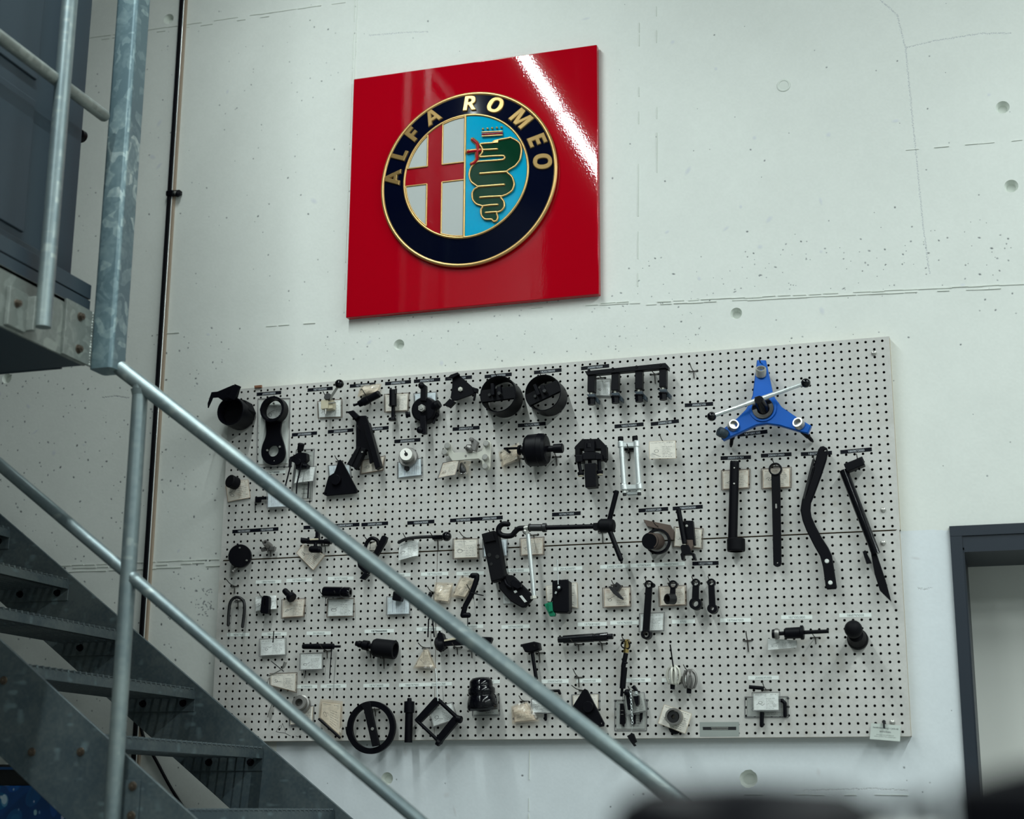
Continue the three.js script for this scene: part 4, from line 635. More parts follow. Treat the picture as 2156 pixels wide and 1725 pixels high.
// right-hand column of long tools
tool('tube_socket', 'black tubular handle with a wide socket at its lower end', 'tool', [
  ['tube', [turn(H(303, 236, 0.03), H(284, 985, 0.03), hard([[0, 0.0095], [0, 0.0135], [0.02, 0.0145], [1, 0.0145], [1, 0]])), drumAt(H, 300, 292, 0.047, 0.004, 0.004), drumAt(H, 298, 442, 0.047, 0.004, 0.004)], K_],
  ['socket', [turn(H(316, 975, 0.03), H(318, 1095, 0.03), hard([[0, 0], [0, 0.026], [0.06, 0.0275], [0.9, 0.0275], [1, 0.026], [1, 0.019], [0.6, 0.018], [0.6, 0]]), 36)], KR], ['pin', [pin(H, 300, 296, 0.049, 0.0022), pin(H, 298, 446, 0.049, 0.0028)], ST]]);
card(H, [177, 325, 448, 310, 445, 490, 180, 508], 'sleeved card behind the tubular handle with the wide socket', { kind: 'beige' });
tool('ring_spanner', 'long flat black spanner with an open ring at the top and a slot', 'tool', [
  ['ring', drum(H, 690, 308, 63, 0.02, 0.034, 49), K_], ['shank', slab(H, [652, 352, 675, 366, 708, 366, 735, 350, 740, 600, 749, 1210, 738, 1232, 710, 1243, 685, 1235, 672, 1212, 660, 700], 0.02, 0.03, { holes: [[682, 635, 695, 628, 710, 640, 712, 680, 700, 690, 684, 680], [710, 1203, 12]] }), K_]]);
card(H, [560, 308, 842, 292, 842, 485, 562, 498], 'sleeved card behind the long flat ring spanner', { kind: 'beige' });
hook(H, 700, 280, 663, 215, 'wire hook holding the long flat ring spanner', { tail: 0 });
tool('curved_lever', 'long S-curved black lever with two pale rivets and a serrated slot', 'tool', [
  ['lever', slab(H, [1100, 120, 1120, 92, 1150, 86, 1185, 105, 1194, 140, 1180, 215, 1130, 370, 1060, 560, 1030, 630, 1026, 700, 1035, 760, 1075, 850, 1130, 955, 1195, 1055, 1230, 1130, 1245, 1220, 1278, 1435, 1270, 1452, 1185, 1458, 1172, 1435, 1145, 1240, 1118, 1140, 1060, 1040, 985, 890, 950, 800, 930, 700, 945, 600, 985, 470, 1060, 270], 0.022, 0.036, { bevel: 0.003, holes: [[1165, 134, 24], [1068, 275, 1082, 300, 1000, 560, 985, 590, 968, 580, 1020, 420]] }), K_],
  ['blade_rod', [rod(H(1058, 215, 0.034), H(964, 592, 0.034), 0.004), ...Array.from({ length: 14 }, (_, i) => ball(H(1080 - i * 5.6, 290 + i * 20.5, 0.032), 0.0026, 8))], M_.gun],
  ['rivet', [turn(H(1185, 1190, 0.034), H(1183, 1188, 0.039), hard([[0, 0], [0, 0.0068], [0.6, 0.0066], [1, 0.005], [1, 0]]))], M_.white], ['rivet', [turn(H(1218, 1396, 0.034), H(1217, 1394, 0.039), hard([[0, 0], [0, 0.0068], [0.6, 0.0066], [1, 0.005], [1, 0]]))], M_.white]]);
hook(H, 1085, 250, 1055, 195, 'wire hook holding the S-curved lever', { tail: 0 });
tool('pry_bar', 'long glossy black pointed pry bar with a square head, beside the right edge', 'tool', [
  ['tube', [turn(H(1345, 320, 0.03), H(1655, 1120, 0.03), hard([[0, 0], [0, 0.014], [1, 0.0135], [1, 0]]))], M_.gloss],
  ['head', [block(H, 1445, 262, 185, 85, 0.016, 0.05, -19, 0.003), block(H, 1500, 215, 62, 40, 0.02, 0.045, -19), rod(H(1495, 300, 0.03), H(1495, 318, 0.03), 0.003), block(H, 1375, 322, 60, 40, 0.02, 0.04, -19)], K_],
  ['blade', slab(H, [1600, 1090, 1650, 1085, 1745, 1370, 1802, 1580, 1690, 1470, 1640, 1310], 0.02, 0.03), K_], ['tab', slab(H, [1525, 1098, 1552, 1082, 1612, 1205, 1562, 1212], 0.018, 0.032), K_]]);
hook(H, 1482, 225, 1468, 165, 'wire hook holding the pointed pry bar', { tail: 0 });

// ------------------------------------------------------------------ second row
tool('round_plug', 'stubby black cylinder plug above a stained card at the left edge of the boards', 'tool', [['plug', [turn(A(365, 1505, 0.02), A(285, 1468, 0.05), hard([[0, 0], [0, 0.021], [0.1, 0.0225], [0.92, 0.0225], [1, 0.02], [1, 0]]), 28)], KR]]);
card(A, [240, 1495, 500, 1455, 522, 1660, 265, 1712], 'brown stained card under the stubby plug at the left edge', { kind: 'beige', sleeve: false, bend: 0.02 });
tool('rod_puller', 'black puller with a knurled knob and two thin dangling rods', 'tool', [
  ['knob', [turn(M(222, 960, 0.035), M(250, 820, 0.045), hard([[0, 0], [0, 0.0065], [0.2, 0.0065], [0.25, 0.0105], [0.95, 0.0115], [1, 0.009], [1, 0]]))], KR],
  ['body', [slab(M, [165, 975, 205, 950, 325, 965, 328, 995, 330, 1060, 290, 1100, 340, 1140, 330, 1180, 160, 1205, 150, 1120, 100, 1090, 65, 1080, 70, 1025, 120, 1005], 0.02, 0.045), drum(M, 190, 1095, 45, 0.04, 0.052), turn(M(260, 1150, 0.04), M(340, 1165, 0.04), hard([[0, 0], [0, 0.008], [1, 0.007], [1, 0]]))], K_],
  ['dangling_rod', [rod(M(85, 1060, 0.048), M(75, 1180, 0.048), 0.0052), rod(M(78, 1180, 0.048), M(8, 1455, 0.05), 0.0026), ball(M(8, 1455, 0.05), 0.004, 10)], K_], ['dangling_rod', [rod(M(255, 1110, 0.05), M(178, 1440, 0.055), 0.0026), rod(M(178, 1440, 0.055), M(172, 1590, 0.055), 0.0026)], K_], ['dangling_rod', [rod(M(360, 1400, 0.02), M(346, 1650, 0.02), 0.0026)], K_]]);
card(M, [175, 920, 442, 912, 405, 1680, 80, 1690], 'clear sleeve sheet behind the puller with dangling rods', { kind: 'grey', sleeve: 'grey', h: 0.002, bend: 0 });
card(M, [160, 1195, 470, 1165, 435, 1392, 122, 1430], 'white card in front of the dangling rods of the puller', { kind: 'white', sleeve: 'grey', h: 0.02, bend: 0.012 });
hook(M, 210, 1075, 130, 990, 'wire hook through the puller with dangling rods', { tail: 0 });
tool('triangle_plate', 'black notched triangle plate with three holes, hanging upright under the angled lever', 'tool', [
  ['plate', slab(M, [805, 1085, 830, 1062, 858, 1085, 1088, 1520, 1085, 1560, 1060, 1572, 620, 1612, 590, 1600, 588, 1560, 655, 1320, 740, 1265, 760, 1220], 0.012, 0.022, { holes: [[830, 1098, 7], [620, 1577, 15], [1058, 1530, 13]] }), K_], ['boss', drum(M, 762, 1368, 72, 0.022, 0.034), K_]]);
card(M, [655, 1155, 985, 1140, 1000, 1340, 668, 1330], 'card half hidden by the notched triangle plate', { kind: 'ice', sleeve: 'grey', h: 0.004 });
hook(M, 820, 1085, 755, 1005, 'wire hook carrying the notched triangle plate', { tail: 0 });
tool('angled_lever', 'large black folded lever plate with a hinged lower arm', 'tool', [
  ['plate', slab(A, [1608, 690, 1690, 668, 1758, 730, 1832, 728, 1858, 800, 1998, 1305, 1940, 1335, 1925, 1240, 1875, 1272, 1868, 1210, 1850, 1120, 1720, 1120, 1722, 800, 1640, 705], 0.02, 0.032), K_],
  ['fold', [slab(A, [1800, 830, 1860, 800, 2000, 1302, 1942, 1336], 0.03, 0.055), slab(A, [1612, 686, 1690, 668, 1750, 735, 1720, 770], 0.03, 0.045)], K_],
  ['lower_arm', [slab(A, [1735, 1075, 1832, 1105, 1725, 1325, 1705, 1338, 1690, 1308, 1655, 1300, 1618, 1278], 0.03, 0.052), slab(A, [1735, 1075, 1770, 1085, 1670, 1300, 1620, 1275], 0.05, 0.058)], KR], ['screw', [pin(A, 1790, 1142, 0.058, 0.003)], ST]]);
card(A, [1790, 1240, 2052, 1188, 2030, 1350, 1772, 1395], 'beige card under the large folded lever plate', { kind: 'beige', bend: 0.014 });
hook(A, 1790, 905, 1740, 850, 'wire hook on the large folded lever plate', { tail: 0 });
tool('step_gauge', 'black stepped gauge sticking out left of the pale blue card by the handrail', 'tool', [['gauge', [slab(E, [522, 35, 640, 30, 700, 28, 700, 60, 588, 64, 580, 95, 520, 98], 0.006, 0.014), slab(E, [516, 90, 524, 90, 524, 188, 517, 188], 0.004, 0.008)], K_]]);
card(E, [660, -40, 860, -45, 880, 150, 660, 160], 'pale blue lined card partly behind the handrail', { kind: 'ice', sleeve: 'grey', h: 0.018 });
tool('flanged_hub', 'bright turned steel hub with a wide flange and a keyed bore', 'tool', [
  ['flange', [turn(N(200, 1020, 0.012), N(180, 1000, 0.022), hard([[0, 0], [0, 0.0325], [0.8, 0.0325], [1, 0.031], [1, 0]]), 40)], M_.castSteel], ['boss', [turn(N(175, 1000, 0.02), N(145, 945, 0.05), hard([[0, 0], [0, 0.022], [0.9, 0.022], [1, 0.0205], [1, 0.006], [0.5, 0.006], [0.5, 0]]), 36)], M_.steel], ['keyway', [slab(N, [108, 875, 128, 868, 150, 925, 135, 935], 0.049, 0.0515)], M_.dark], ['bore', drumAt(N, 143, 950, 0.0513, 0.006, 0.003), M_.dark], ['stud', drumAt(N, 150, 1235, 0.02, 0.008, 0.012), M_.dark]]);
card(B, [200, 1262, 475, 1212, 478, 1408, 200, 1440], 'pale card below the bright flanged hub', { kind: 'ice', sleeve: 'grey', rot: 0 });
tool('bolt_bracket', 'pale zinc-plated H-shaped bracket plate with five bright bolts', 'tool', [
  ['plate', slab(N, [945, 790, 985, 705, 1040, 705, 1085, 760, 1090, 860, 1130, 915, 1600, 905, 1700, 880, 1735, 800, 1740, 690, 1800, 655, 1870, 670, 1895, 720, 1880, 1200, 1850, 1265, 1780, 1280, 1720, 1240, 1710, 1095, 1640, 1040, 1100, 1085, 1010, 960, 930, 930, 885, 900, 905, 850], 0.026, 0.034), ZN],
  ...[[990, 765], [935, 895], [1790, 718], [1770, 1000], [1770, 1188]].map(([x, y]) => ['bolt', [drum(N, x, y, 56, 0.03, 0.05), drum(N, x + 6, y + 12, 62, 0.02, 0.036)], ST]),
  ['clamp_block', [slab(N, [1475, 620, 1510, 600, 1625, 690, 1570, 880, 1510, 860], 0.026, 0.046), turn(N(1520, 860, 0.03), N(1385, 790, 0.045), hard([[0, 0], [0, 0.012], [0.6, 0.014], [1, 0.008], [1, 0]])), nut(N, 1480, 640, 0.055, 0.007), nut(N, 1385, 985, 0.032, 0.0075)], M_.castSteel]]);
card(N, [905, 1130, 1255, 1060, 1165, 1375, 800, 1450], 'folded beige card hanging under the left side of the bolt bracket', { kind: 'beige', sleeve: 'grey', h: 0.03, bend: 0.02 });
bag(N, [1250, 1075, 1490, 1095, 1405, 1370, 1215, 1350], 'small clear bag with dark bits, under the bolt bracket', { paper: false, h: 0.016 });
tool('small_cone', 'dark shiny cone piece inside the clear bag under the bolt bracket', 'tool', [['cone', [turn(N(1290, 1110, 0.018), N(1330, 1350, 0.018), [[0, 0.0], [0.08, 0.004], [0.5, 0.0105], [0.85, 0.0125], [1, 0.009], [1, 0]])], M_.gun]]);
tool('drum_pulley', 'black drum-shaped tool on a horizontal shaft', 'tool', [
  ['drum', [turn(B(1665, 1130, 0.058), B(1905, 1110, 0.058), hard([[0, 0], [0, 0.045], [0.12, 0.051], [0.6, 0.052], [0.62, 0.053], [0.85, 0.051], [0.97, 0.044], [1, 0.03], [1, 0]]), 40)], M_.black],
  ['shaft', [turn(B(1895, 1108, 0.058), B(2078, 1100, 0.058), hard([[0, 0], [0, 0.01], [0.4, 0.01], [0.42, 0.0145], [0.95, 0.0155], [1, 0.013], [1, 0]])), turn(B(1570, 1120, 0.058), B(1668, 1125, 0.058), hard([[0, 0], [0, 0.015], [0.25, 0.017], [0.3, 0.011], [0.5, 0.011], [0.55, 0.017], [0.8, 0.0165], [1, 0.012], [1, 0]])), rod(B(1412, 1105, 0.03), B(1580, 1098, 0.055), 0.004), rod(B(1415, 1105, 0.03), B(1480, 1150, 0.03), 0.004)], K_]]);
bag(B, [1350, 1150, 1580, 1035, 1588, 1235, 1380, 1320], 'brownish crumpled bag at the left of the drum-shaped tool', { bend: 0.06 });
hook(B, 1580, 1215, 1565, 1190, 'left wire hook under the drum-shaped tool', { tail: 0.03 }); hook(B, 2003, 1195, 1980, 1140, 'right wire hook under the drum-shaped tool', { tail: 0.03 });
tool('bearing_puller', 'black arched puller with two screw legs and a square block below', 'tool', [
  ['yoke', slab(O, [245, 240, 600, 232, 745, 385, 748, 640, 690, 690, 640, 660, 628, 455, 215, 455, 218, 660, 105, 665, 98, 390], 0.02, 0.05, { bevel: 0.003 }), KR],
  ['centre_block', [slab(O, [310, 270, 500, 265, 500, 500, 285, 500], 0.045, 0.065), turn(O(400, 430, 0.055), O(395, 260, 0.055), hard([[0, 0], [0, 0.013], [0.5, 0.012], [0.55, 0.0075], [1, 0.007], [1, 0]]))], K_],
  ['crossbar', slab(O, [245, 545, 320, 505, 470, 500, 600, 525, 640, 600, 640, 650, 500, 655, 250, 665], 0.05, 0.07), K_],
  ['screw_leg', [turn(O(180, 690, 0.06), O(220, 930, 0.06), hard([[0, 0], [0, 0.0065], [1, 0.0055], [1, 0]])), block(O, 182, 640, 145, 140, 0.04, 0.075, 0), turn(O(222, 930, 0.06), O(226, 1000, 0.06), hard([[0, 0], [0, 0.01], [0.3, 0.0105], [1, 0.009], [1, 0]]))], K_], ['screw_leg', [turn(O(595, 640, 0.06), O(615, 900, 0.06), hard([[0, 0], [0, 0.0065], [1, 0.0055], [1, 0]])), block(O, 585, 600, 120, 120, 0.04, 0.075, 0), turn(O(616, 895, 0.06), O(620, 970, 0.06), hard([[0, 0], [0, 0.01], [0.3, 0.0105], [1, 0.009], [1, 0]]))], K_],
  ['foot_pad', [turn(O(224, 975, 0.06), O(226, 1012, 0.06), hard([[0, 0], [0, 0.0095], [1, 0.0085], [1, 0]])), turn(O(619, 945, 0.06), O(621, 985, 0.06), hard([[0, 0], [0, 0.0095], [1, 0.0085], [1, 0]]))], M_.cream],
  ['square_block', [block(O, 418, 985, 222, 480, 0.03, 0.065, -1.5, 0.002), rod(O(405, 640, 0.05), O(410, 760, 0.05), 0.006)], K_]]);
tool('twin_rod_separator', 'bright chromed separator frame with two parallel rods and black bolt heads', 'tool', [
  ['crosshead', [turn(O(1050, 290, 0.045), O(1055, 420, 0.045), hard([[0, 0], [0, 0.0095], [0.1, 0.0105], [0.9, 0.0105], [1, 0.0095], [1, 0]])), turn(O(1370, 280, 0.045), O(1378, 410, 0.045), hard([[0, 0], [0, 0.0095], [0.1, 0.0105], [0.9, 0.0105], [1, 0.0095], [1, 0]])), slab(O, [1060, 305, 1370, 298, 1375, 402, 1062, 412], 0.03, 0.05, { bevel: 0.003 })], M_.chrome],
  ['crosshead', [turn(O(1110, 1180, 0.045), O(1120, 1300, 0.045), hard([[0, 0], [0, 0.0105], [0.1, 0.0115], [0.9, 0.0115], [1, 0.01], [1, 0]])), turn(O(1425, 1165, 0.045), O(1435, 1285, 0.045), hard([[0, 0], [0, 0.0105], [0.1, 0.0115], [0.9, 0.0115], [1, 0.01], [1, 0]])), slab(O, [1120, 1185, 1425, 1172, 1435, 1280, 1125, 1292], 0.03, 0.05, { bevel: 0.003 }), slab(O, [1130, 1330, 1420, 1300, 1425, 1390, 1180, 1400], 0.02, 0.034, { bevel: 0.003 })], M_.chrome],
  ...[[1065, 415, 1115, 1185], [1370, 405, 1420, 1170]].map(([x, y, u, v]) => ['rod', [turn(O(x, y, 0.045), O(u, v, 0.045), hard([[0, 0], [0, 0.0085], [0.29, 0.0085], [0.29, 0.008], [0.5, 0.008], [0.5, 0.0085], [1, 0.0085], [1, 0]]))], M_.chrome]),
  ['bolt_head', [turn(O(1048, 300, 0.045), O(1045, 198, 0.045), hard([[0, 0], [0, 0.0088], [1, 0.0088], [1, 0]])), turn(O(1345, 285, 0.045), O(1340, 185, 0.045), hard([[0, 0], [0, 0.0088], [1, 0.0088], [1, 0]]))], KR], ['bolt_end', [flat(O(1120, 1300, 0.045), O(1124, 1360, 0.045), 0.0065), flat(O(1425, 1285, 0.045), O(1428, 1345, 0.045), 0.0065)], M_.white], ['bolt_end', [rod(O(1124, 1360, 0.045), O(1130, 1412, 0.045), 0.006), rod(O(1428, 1345, 0.045), O(1432, 1400, 0.045), 0.006)], M_.dark], ['spreader', [block(O, 1215, 440, 210, 60, 0.01, 0.03, 2)], K_]]);
hook(O, 1230, 500, 1175, 345, 'wire hook inside the chromed twin-rod frame', { tail: 0.024, reach: 0.07 });
card(C, [945, 1065, 1232, 1055, 1238, 1245, 948, 1252], 'ivory card with a small drawing hanging alone on a hook, right of the chromed frame', { kind: 'ivory', h: 0.03, sleeve: false, bend: 0.012 });
hook(C, 1095, 1062, 1060, 985, 'wire hook carrying the ivory card right of the chromed frame', { tail: 0 });

// ------------------------------------------------------------------ third row
tool('end_cap', 'black round cap disc with a small steel ball stud below, at the left edge', 'tool', [['disc', [turn(E(360, 712, 0.012), E(346, 703, 0.03), hard([[0, 0], [0, 0.0385], [0.85, 0.039], [1, 0.037], [1, 0]]), 40), ball(E(325, 575, 0.02), 0.004, 8)], K_], ['stud', [turn(E(310, 830, 0.01), E(270, 880, 0.02), hard([[0, 0], [0, 0.009], [0.6, 0.007], [1, 0.006], [1, 0]])), ball(E(270, 882, 0.022), 0.0068, 14)], M_.castSteel], ['pin', [pin(E, 346, 612, 0.033, 0.003), pin(E, 265, 757, 0.033, 0.003), pin(E, 424, 755, 0.033, 0.003)], ST]]);
tool('tripod_knob', 'small dark steel three-winged knob with a short wire pin', 'tool', [['hub', [turn(Q(300, 990, 0.012), Q(195, 890, 0.045), hard([[0, 0], [0, 0.0125], [0.5, 0.0115], [1, 0.0095], [1, 0.0045], [0.7, 0.004], [0.7, 0]]))], M_.castSteel], ['wing', [slab(Q, [90, 1020, 190, 985, 215, 1070, 105, 1095], 0.014, 0.026), slab(Q, [255, 1020, 340, 965, 425, 990, 405, 1070, 260, 1060], 0.014, 0.026)], M_.castSteel]]);
hook(Q, 322, 1075, 115, 850, 'wire hook holding the small three-winged knob', { tail: 0.02 });
tool('beam_clamp', 'black T-shaped clamp with rollers, above a diamond-turned card behind the handrail', 'tool', [
  ['bar', [turn(Q(1020, 850, 0.035), Q(1700, 870, 0.035), hard([[0, 0], [0, 0.008], [0.05, 0.01], [0.2, 0.0085], [0.22, 0.006], [0.75, 0.006], [0.78, 0.0095], [1, 0.0095], [1, 0]])), block(Q, 1320, 868, 420, 75, 0.02, 0.04, 2)], K_], ['stem', [block(Q, 1368, 700, 70, 260, 0.02, 0.036, 0), slab(Q, [1280, 560, 1410, 590, 1410, 640, 1330, 600], 0.02, 0.034)], K_], ['window', [block(Q, 1300, 818, 190, 36, 0.036, 0.042, 0)], M_.cream], ['roller', [turn(Q(1210, 1045, 0.045), Q(1470, 1050, 0.045), hard([[0, 0], [0, 0.0085], [0.15, 0.0115], [0.85, 0.0115], [1, 0.0085], [1, 0]])), rod(Q(1340, 900, 0.04), Q(1340, 1040, 0.04), 0.006)], K_]]);
card(Q, [1060, 920, 1565, 1175, 1290, 1525, 900, 1130], 'beige card turned on its corner under the T-shaped clamp', { kind: 'beige', sleeve: false, h: 0.012, bend: 0.004 });
hook(Q, 1560, 950, 1400, 770, 'wire hook beside the T-shaped clamp', { tail: 0.024 });
tool('u_strap', 'black strap loop with a slanted bar, half hidden by the handrail', 'tool', [['bar', [slab(E, [1960, 478, 1985, 470, 2018, 490, 2005, 540, 1900, 715, 1855, 690], 0.02, 0.036), slab(E, [1760, 890, 1812, 915, 1755, 975, 1705, 960], 0.02, 0.036), slab(E, [1680, 770, 1900, 640, 1905, 712, 1815, 890, 1760, 900, 1690, 830], 0.016, 0.03)], K_], ['loop', wire([E(1770, 615, 0.03), E(1800, 540, 0.03), E(1850, 505, 0.03), E(1910, 530, 0.03), E(1925, 580, 0.03)], 0.0065), K_]]);
card(E, [1815, 575, 1895, 545, 1890, 640, 1800, 640], 'small slip seen through the black strap loop', { kind: 'ivory', sleeve: false, h: 0.006 });
hook(E, 1835, 545, 1765, 485, 'wire hook through the black strap loop', { tail: 0 });
tool('ball_handle_lever', 'thin curved steel lever with a black ball handle', 'tool', [['lever', [wire([F(215, 552, 0.032), F(290, 515, 0.034), F(400, 497, 0.034), F(560, 488, 0.034), F(740, 484, 0.036)], 0.0056)], M_.gun], ['grip', [turn(F(600, 500, 0.034), F(745, 490, 0.036), hard([[0, 0], [0, 0.007], [0.8, 0.008], [1, 0.01], [1, 0]])), ball(F(757, 484, 0.037), 0.0158)], M_.gloss]]);
card(F, [210, 570, 440, 520, 438, 705, 208, 765], 'bent pale card under the thin curved lever', { kind: 'white', sleeve: false, h: 0.016, bend: 0.04 });
hook(F, 320, 520, 262, 448, 'left wire hook under the thin curved lever', { tail: 0 }); hook(F, 655, 520, 565, 435, 'right wire hook under the thin curved lever', { tail: 0.034 });
card(F, [832, 515, 1112, 512, 1118, 728, 832, 738], 'clean ivory card with a ring drawing, right of the ball-handled lever', { kind: 'ivory', h: 0.02 });
hook(F, 980, 502, 900, 430, 'wire hook above the ivory card with a ring drawing', { tail: 0 });
tool('long_block', 'long black rectangular block hanging slightly tilted, two screw sockets in its face', 'tool', [['block', [slab(F, [1150, 455, 1290, 415, 1330, 435, 1415, 935, 1390, 965, 1260, 1000], 0.02, 0.055, { bevel: 0.003 }), slab(F, [1165, 470, 1280, 440, 1310, 530, 1190, 555], 0.055, 0.062)], KR], ['socket', [drumAt(F, 1240, 695, 0.0565, 0.0065, 0.003), drumAt(F, 1330, 715, 0.0565, 0.0065, 0.003), drumAt(F, 1262, 798, 0.0565, 0.005, 0.003)], M_.dark]]);
card(F, [1165, 520, 1445, 512, 1448, 705, 1170, 718], 'card behind the long tilted block', { kind: 'ice', sleeve: 'grey' });
hook(F, 1290, 470, 1235, 410, 'wire hook of the long tilted block', { tail: 0 });
tool('oval_clamp', 'black oblong clamp plate with a wing nut and windows, below the long block', 'tool', [['plate', [slab(F, [1345, 1030, 1410, 940, 1440, 920, 1500, 922, 1720, 1140, 1722, 1190, 1640, 1285, 1600, 1288, 1480, 1220, 1400, 1130, 1350, 1075], 0.02, 0.042, { bevel: 0.003 })], KR], ['wing_nut', [slab(F, [1480, 1000, 1520, 970, 1600, 1010, 1600, 1060, 1560, 1080, 1500, 1050], 0.042, 0.056), wire([F(1420, 985, 0.045), F(1440, 1030, 0.05), F(1480, 1060, 0.05)], 0.005)], K_], ['window', [slab(F, [1455, 1055, 1490, 1050, 1492, 1070, 1465, 1072], 0.042, 0.044), slab(F, [1515, 1105, 1545, 1092, 1558, 1115, 1530, 1130], 0.042, 0.044), slab(F, [1580, 1160, 1610, 1152, 1668, 1225, 1640, 1235], 0.042, 0.044)], M_.white]]);
card(F, [1395, 1120, 1560, 1130, 1560, 1245, 1397, 1250], 'white slip peeping out under the oblong clamp plate', { kind: 'white', sleeve: false, h: 0.004 });
tool('t_handle_puller', 'long black rod tool with a curled hook end and a crossed T-handle', 'tool', [
  ['hook_end', [wire([F(1455, 345, 0.075), F(1395, 345, 0.075), F(1350, 385, 0.075), F(1350, 440, 0.075), F(1400, 475, 0.075), F(1490, 475, 0.075), F(1540, 425, 0.075), F(1580, 395, 0.075), F(1650, 390, 0.075)], 0.0085, { rs: 14 })], K_],
  ['collar', [turn(F(1690, 385, 0.075), F(1890, 385, 0.075), hard([[0, 0], [0, 0.0125], [0.08, 0.0135], [0.12, 0.0115], [0.75, 0.0115], [0.8, 0.0145], [0.98, 0.0145], [1, 0.012], [1, 0]]))], M_.gun],
  ['rod', [turn(F(1885, 385, 0.075), G(620, 478, 0.075), hard([[0, 0], [0, 0.0075], [1, 0.0075], [1, 0]]))], K_],
  ['hub', [turn(G(655, 470, 0.075), G(830, 470, 0.08), hard([[0, 0], [0, 0.017], [0.15, 0.022], [0.8, 0.0225], [0.95, 0.018], [1, 0.012], [1, 0]]), 10), block(G, 625, 475, 80, 75, 0.063, 0.085, 0)], KR],
  ['handle', [turn(G(770, 410, 0.08), G(857, 70, 0.085), hard([[0, 0], [0, 0.0078], [0.97, 0.0078], [1, 0.006], [1, 0]])), turn(G(780, 540, 0.08), G(912, 880, 0.085), hard([[0, 0], [0, 0.0078], [0.93, 0.0078], [1, 0.003], [1, 0]]))], K_]]);
hook(G, 690, 545, 620, 455, 'wire hook under the T-handle hub', { tail: 0.034 });
tool('swivel_rod', 'bright steel rod with a hex foot hanging from a joint on the long rod tool', 'tool', [['rod', [turn(F(1680, 460, 0.075), F(1748, 1165, 0.075), hard([[0, 0], [0, 0.0068], [1, 0.0068], [1, 0]]))], M_.chrome], ['joint', [ball(F(1650, 430, 0.075), 0.009), turn(F(1640, 395, 0.075), F(1690, 385, 0.075), hard([[0, 0], [0, 0.009], [1, 0.009], [1, 0]])), wire([F(1625, 420, 0.075), F(1650, 450, 0.077), F(1680, 440, 0.077), F(1680, 410, 0.077)], 0.004)], ST], ['hex_foot', flat(F(1744, 1160, 0.075), F(1746, 1192, 0.075), 0.0105), ZN]]);
card(F, [1590, 510, 1860, 492, 1860, 690, 1595, 705], 'pinkish card behind the hanging bright rod', { kind: 'beige', h: 0.012 });
hook(F, 1745, 465, 1700, 450, 'wire hook at the top of the pinkish card', { tail: 0.012 });
tool('slotted_cup', 'black drum cup on a slotted ring with a brown bracket plate behind', 'tool', [
  ['bracket', slab(W, [368, 582, 600, 632, 985, 708, 1070, 850, 1062, 1050, 950, 1045, 930, 900, 700, 800, 450, 735], 0.004, 0.012), BR],
  ['ring', drum(W, 690, 1075, 285, 0.02, 0.034, 232, 40), K_], ['drum', [turn(W(680, 1085, 0.022), W(520, 1070, 0.085), hard([[0, 0], [0, 0.0255], [0.97, 0.0255], [1, 0.0245], [1, 0.022], [0.8, 0.0215], [0.8, 0]]), 36)], BR], ['face', [turn(W(530, 1073, 0.08), W(520, 1070, 0.0855), hard([[0, 0], [0, 0.0262], [1, 0.0255], [1, 0]]), 36)], K_]]);
hook(W, 720, 740, 600, 640, 'wire hook behind the drum cup on the slotted ring', { tail: 0 });
tool('fork_lever', 'black lever with a slanted handle and a two-pronged fork foot', 'tool', [
  ['handle', [turn(W(1165, 340, 0.055), W(1310, 1130, 0.055), hard([[0, 0], [0, 0.0068], [0.02, 0.0078], [1, 0.0078], [1, 0]]))], K_], ['plate', [slab(W, [1275, 620, 1330, 605, 1495, 610, 1545, 1150, 1490, 1165, 1490, 1040, 1330, 1040], 0.02, 0.042)], K_],
  ['body', [slab(W, [1330, 1045, 1490, 1045, 1500, 1180, 1450, 1280, 1400, 1280, 1330, 1160], 0.03, 0.048)], BR], ['foot', [slab(W, [1215, 1190, 1250, 1150, 1390, 1160, 1430, 1230, 1440, 1330, 1520, 1345, 1558, 1490, 1500, 1495, 1470, 1380, 1290, 1380, 1285, 1495, 1235, 1500, 1210, 1375, 1235, 1330], 0.03, 0.056)], K_], ['eyelet', [drumAt(W, 1355, 725, 0.044, 0.004, 0.003)], ST]]);
card(W, [1075, 755, 1725, 795, 1705, 1245, 1050, 1200], 'brown-edged card behind the fork-footed lever', { kind: 'ivory' });
hook(W, 1390, 740, 1290, 595, 'wire hook through the fork-footed lever', { tail: 0 });

// ------------------------------------------------------------------ fourth row
hook(E, 292, 1050, 195, 970, 'empty bent wire hook above the inverted U-bolt', { tail: 0.024 });
tool('u_bolt', 'dark inverted U-bolt hanging at the left edge of the lower board', 'tool', [['bar', [wire([E(218, 1490, 0.02), E(225, 1350, 0.02), E(240, 1240, 0.02), E(275, 1190, 0.02), E(320, 1175, 0.02), E(370, 1195, 0.02), E(400, 1245, 0.02), E(400, 1350, 0.02), E(380, 1510, 0.02)], 0.0052, { rs: 14 })], M_.gun]]);
hook(E, 330, 1215, 300, 1195, 'hook inside the inverted U-bolt', { tail: 0.03 });
tool('slotted_stub', 'small black slotted stub in front of a curled slip', 'tool', [['stub', [slab(E, [600, 1170, 620, 1155, 665, 1157, 680, 1175, 675, 1345, 655, 1362, 590, 1355, 578, 1335], 0.02, 0.038, { holes: [[625, 1190, 645, 1188, 642, 1280, 630, 1285, 622, 1260]] })], K_]]);
card(E, [515, 1165, 765, 1150, 778, 1310, 525, 1335], 'curled white slip behind the small slotted stub', { kind: 'white', sleeve: false, bend: 0.04, h: 0.01 });
hook(E, 600, 1165, 568, 1125, 'wire hook of the small slotted stub', { tail: 0 });
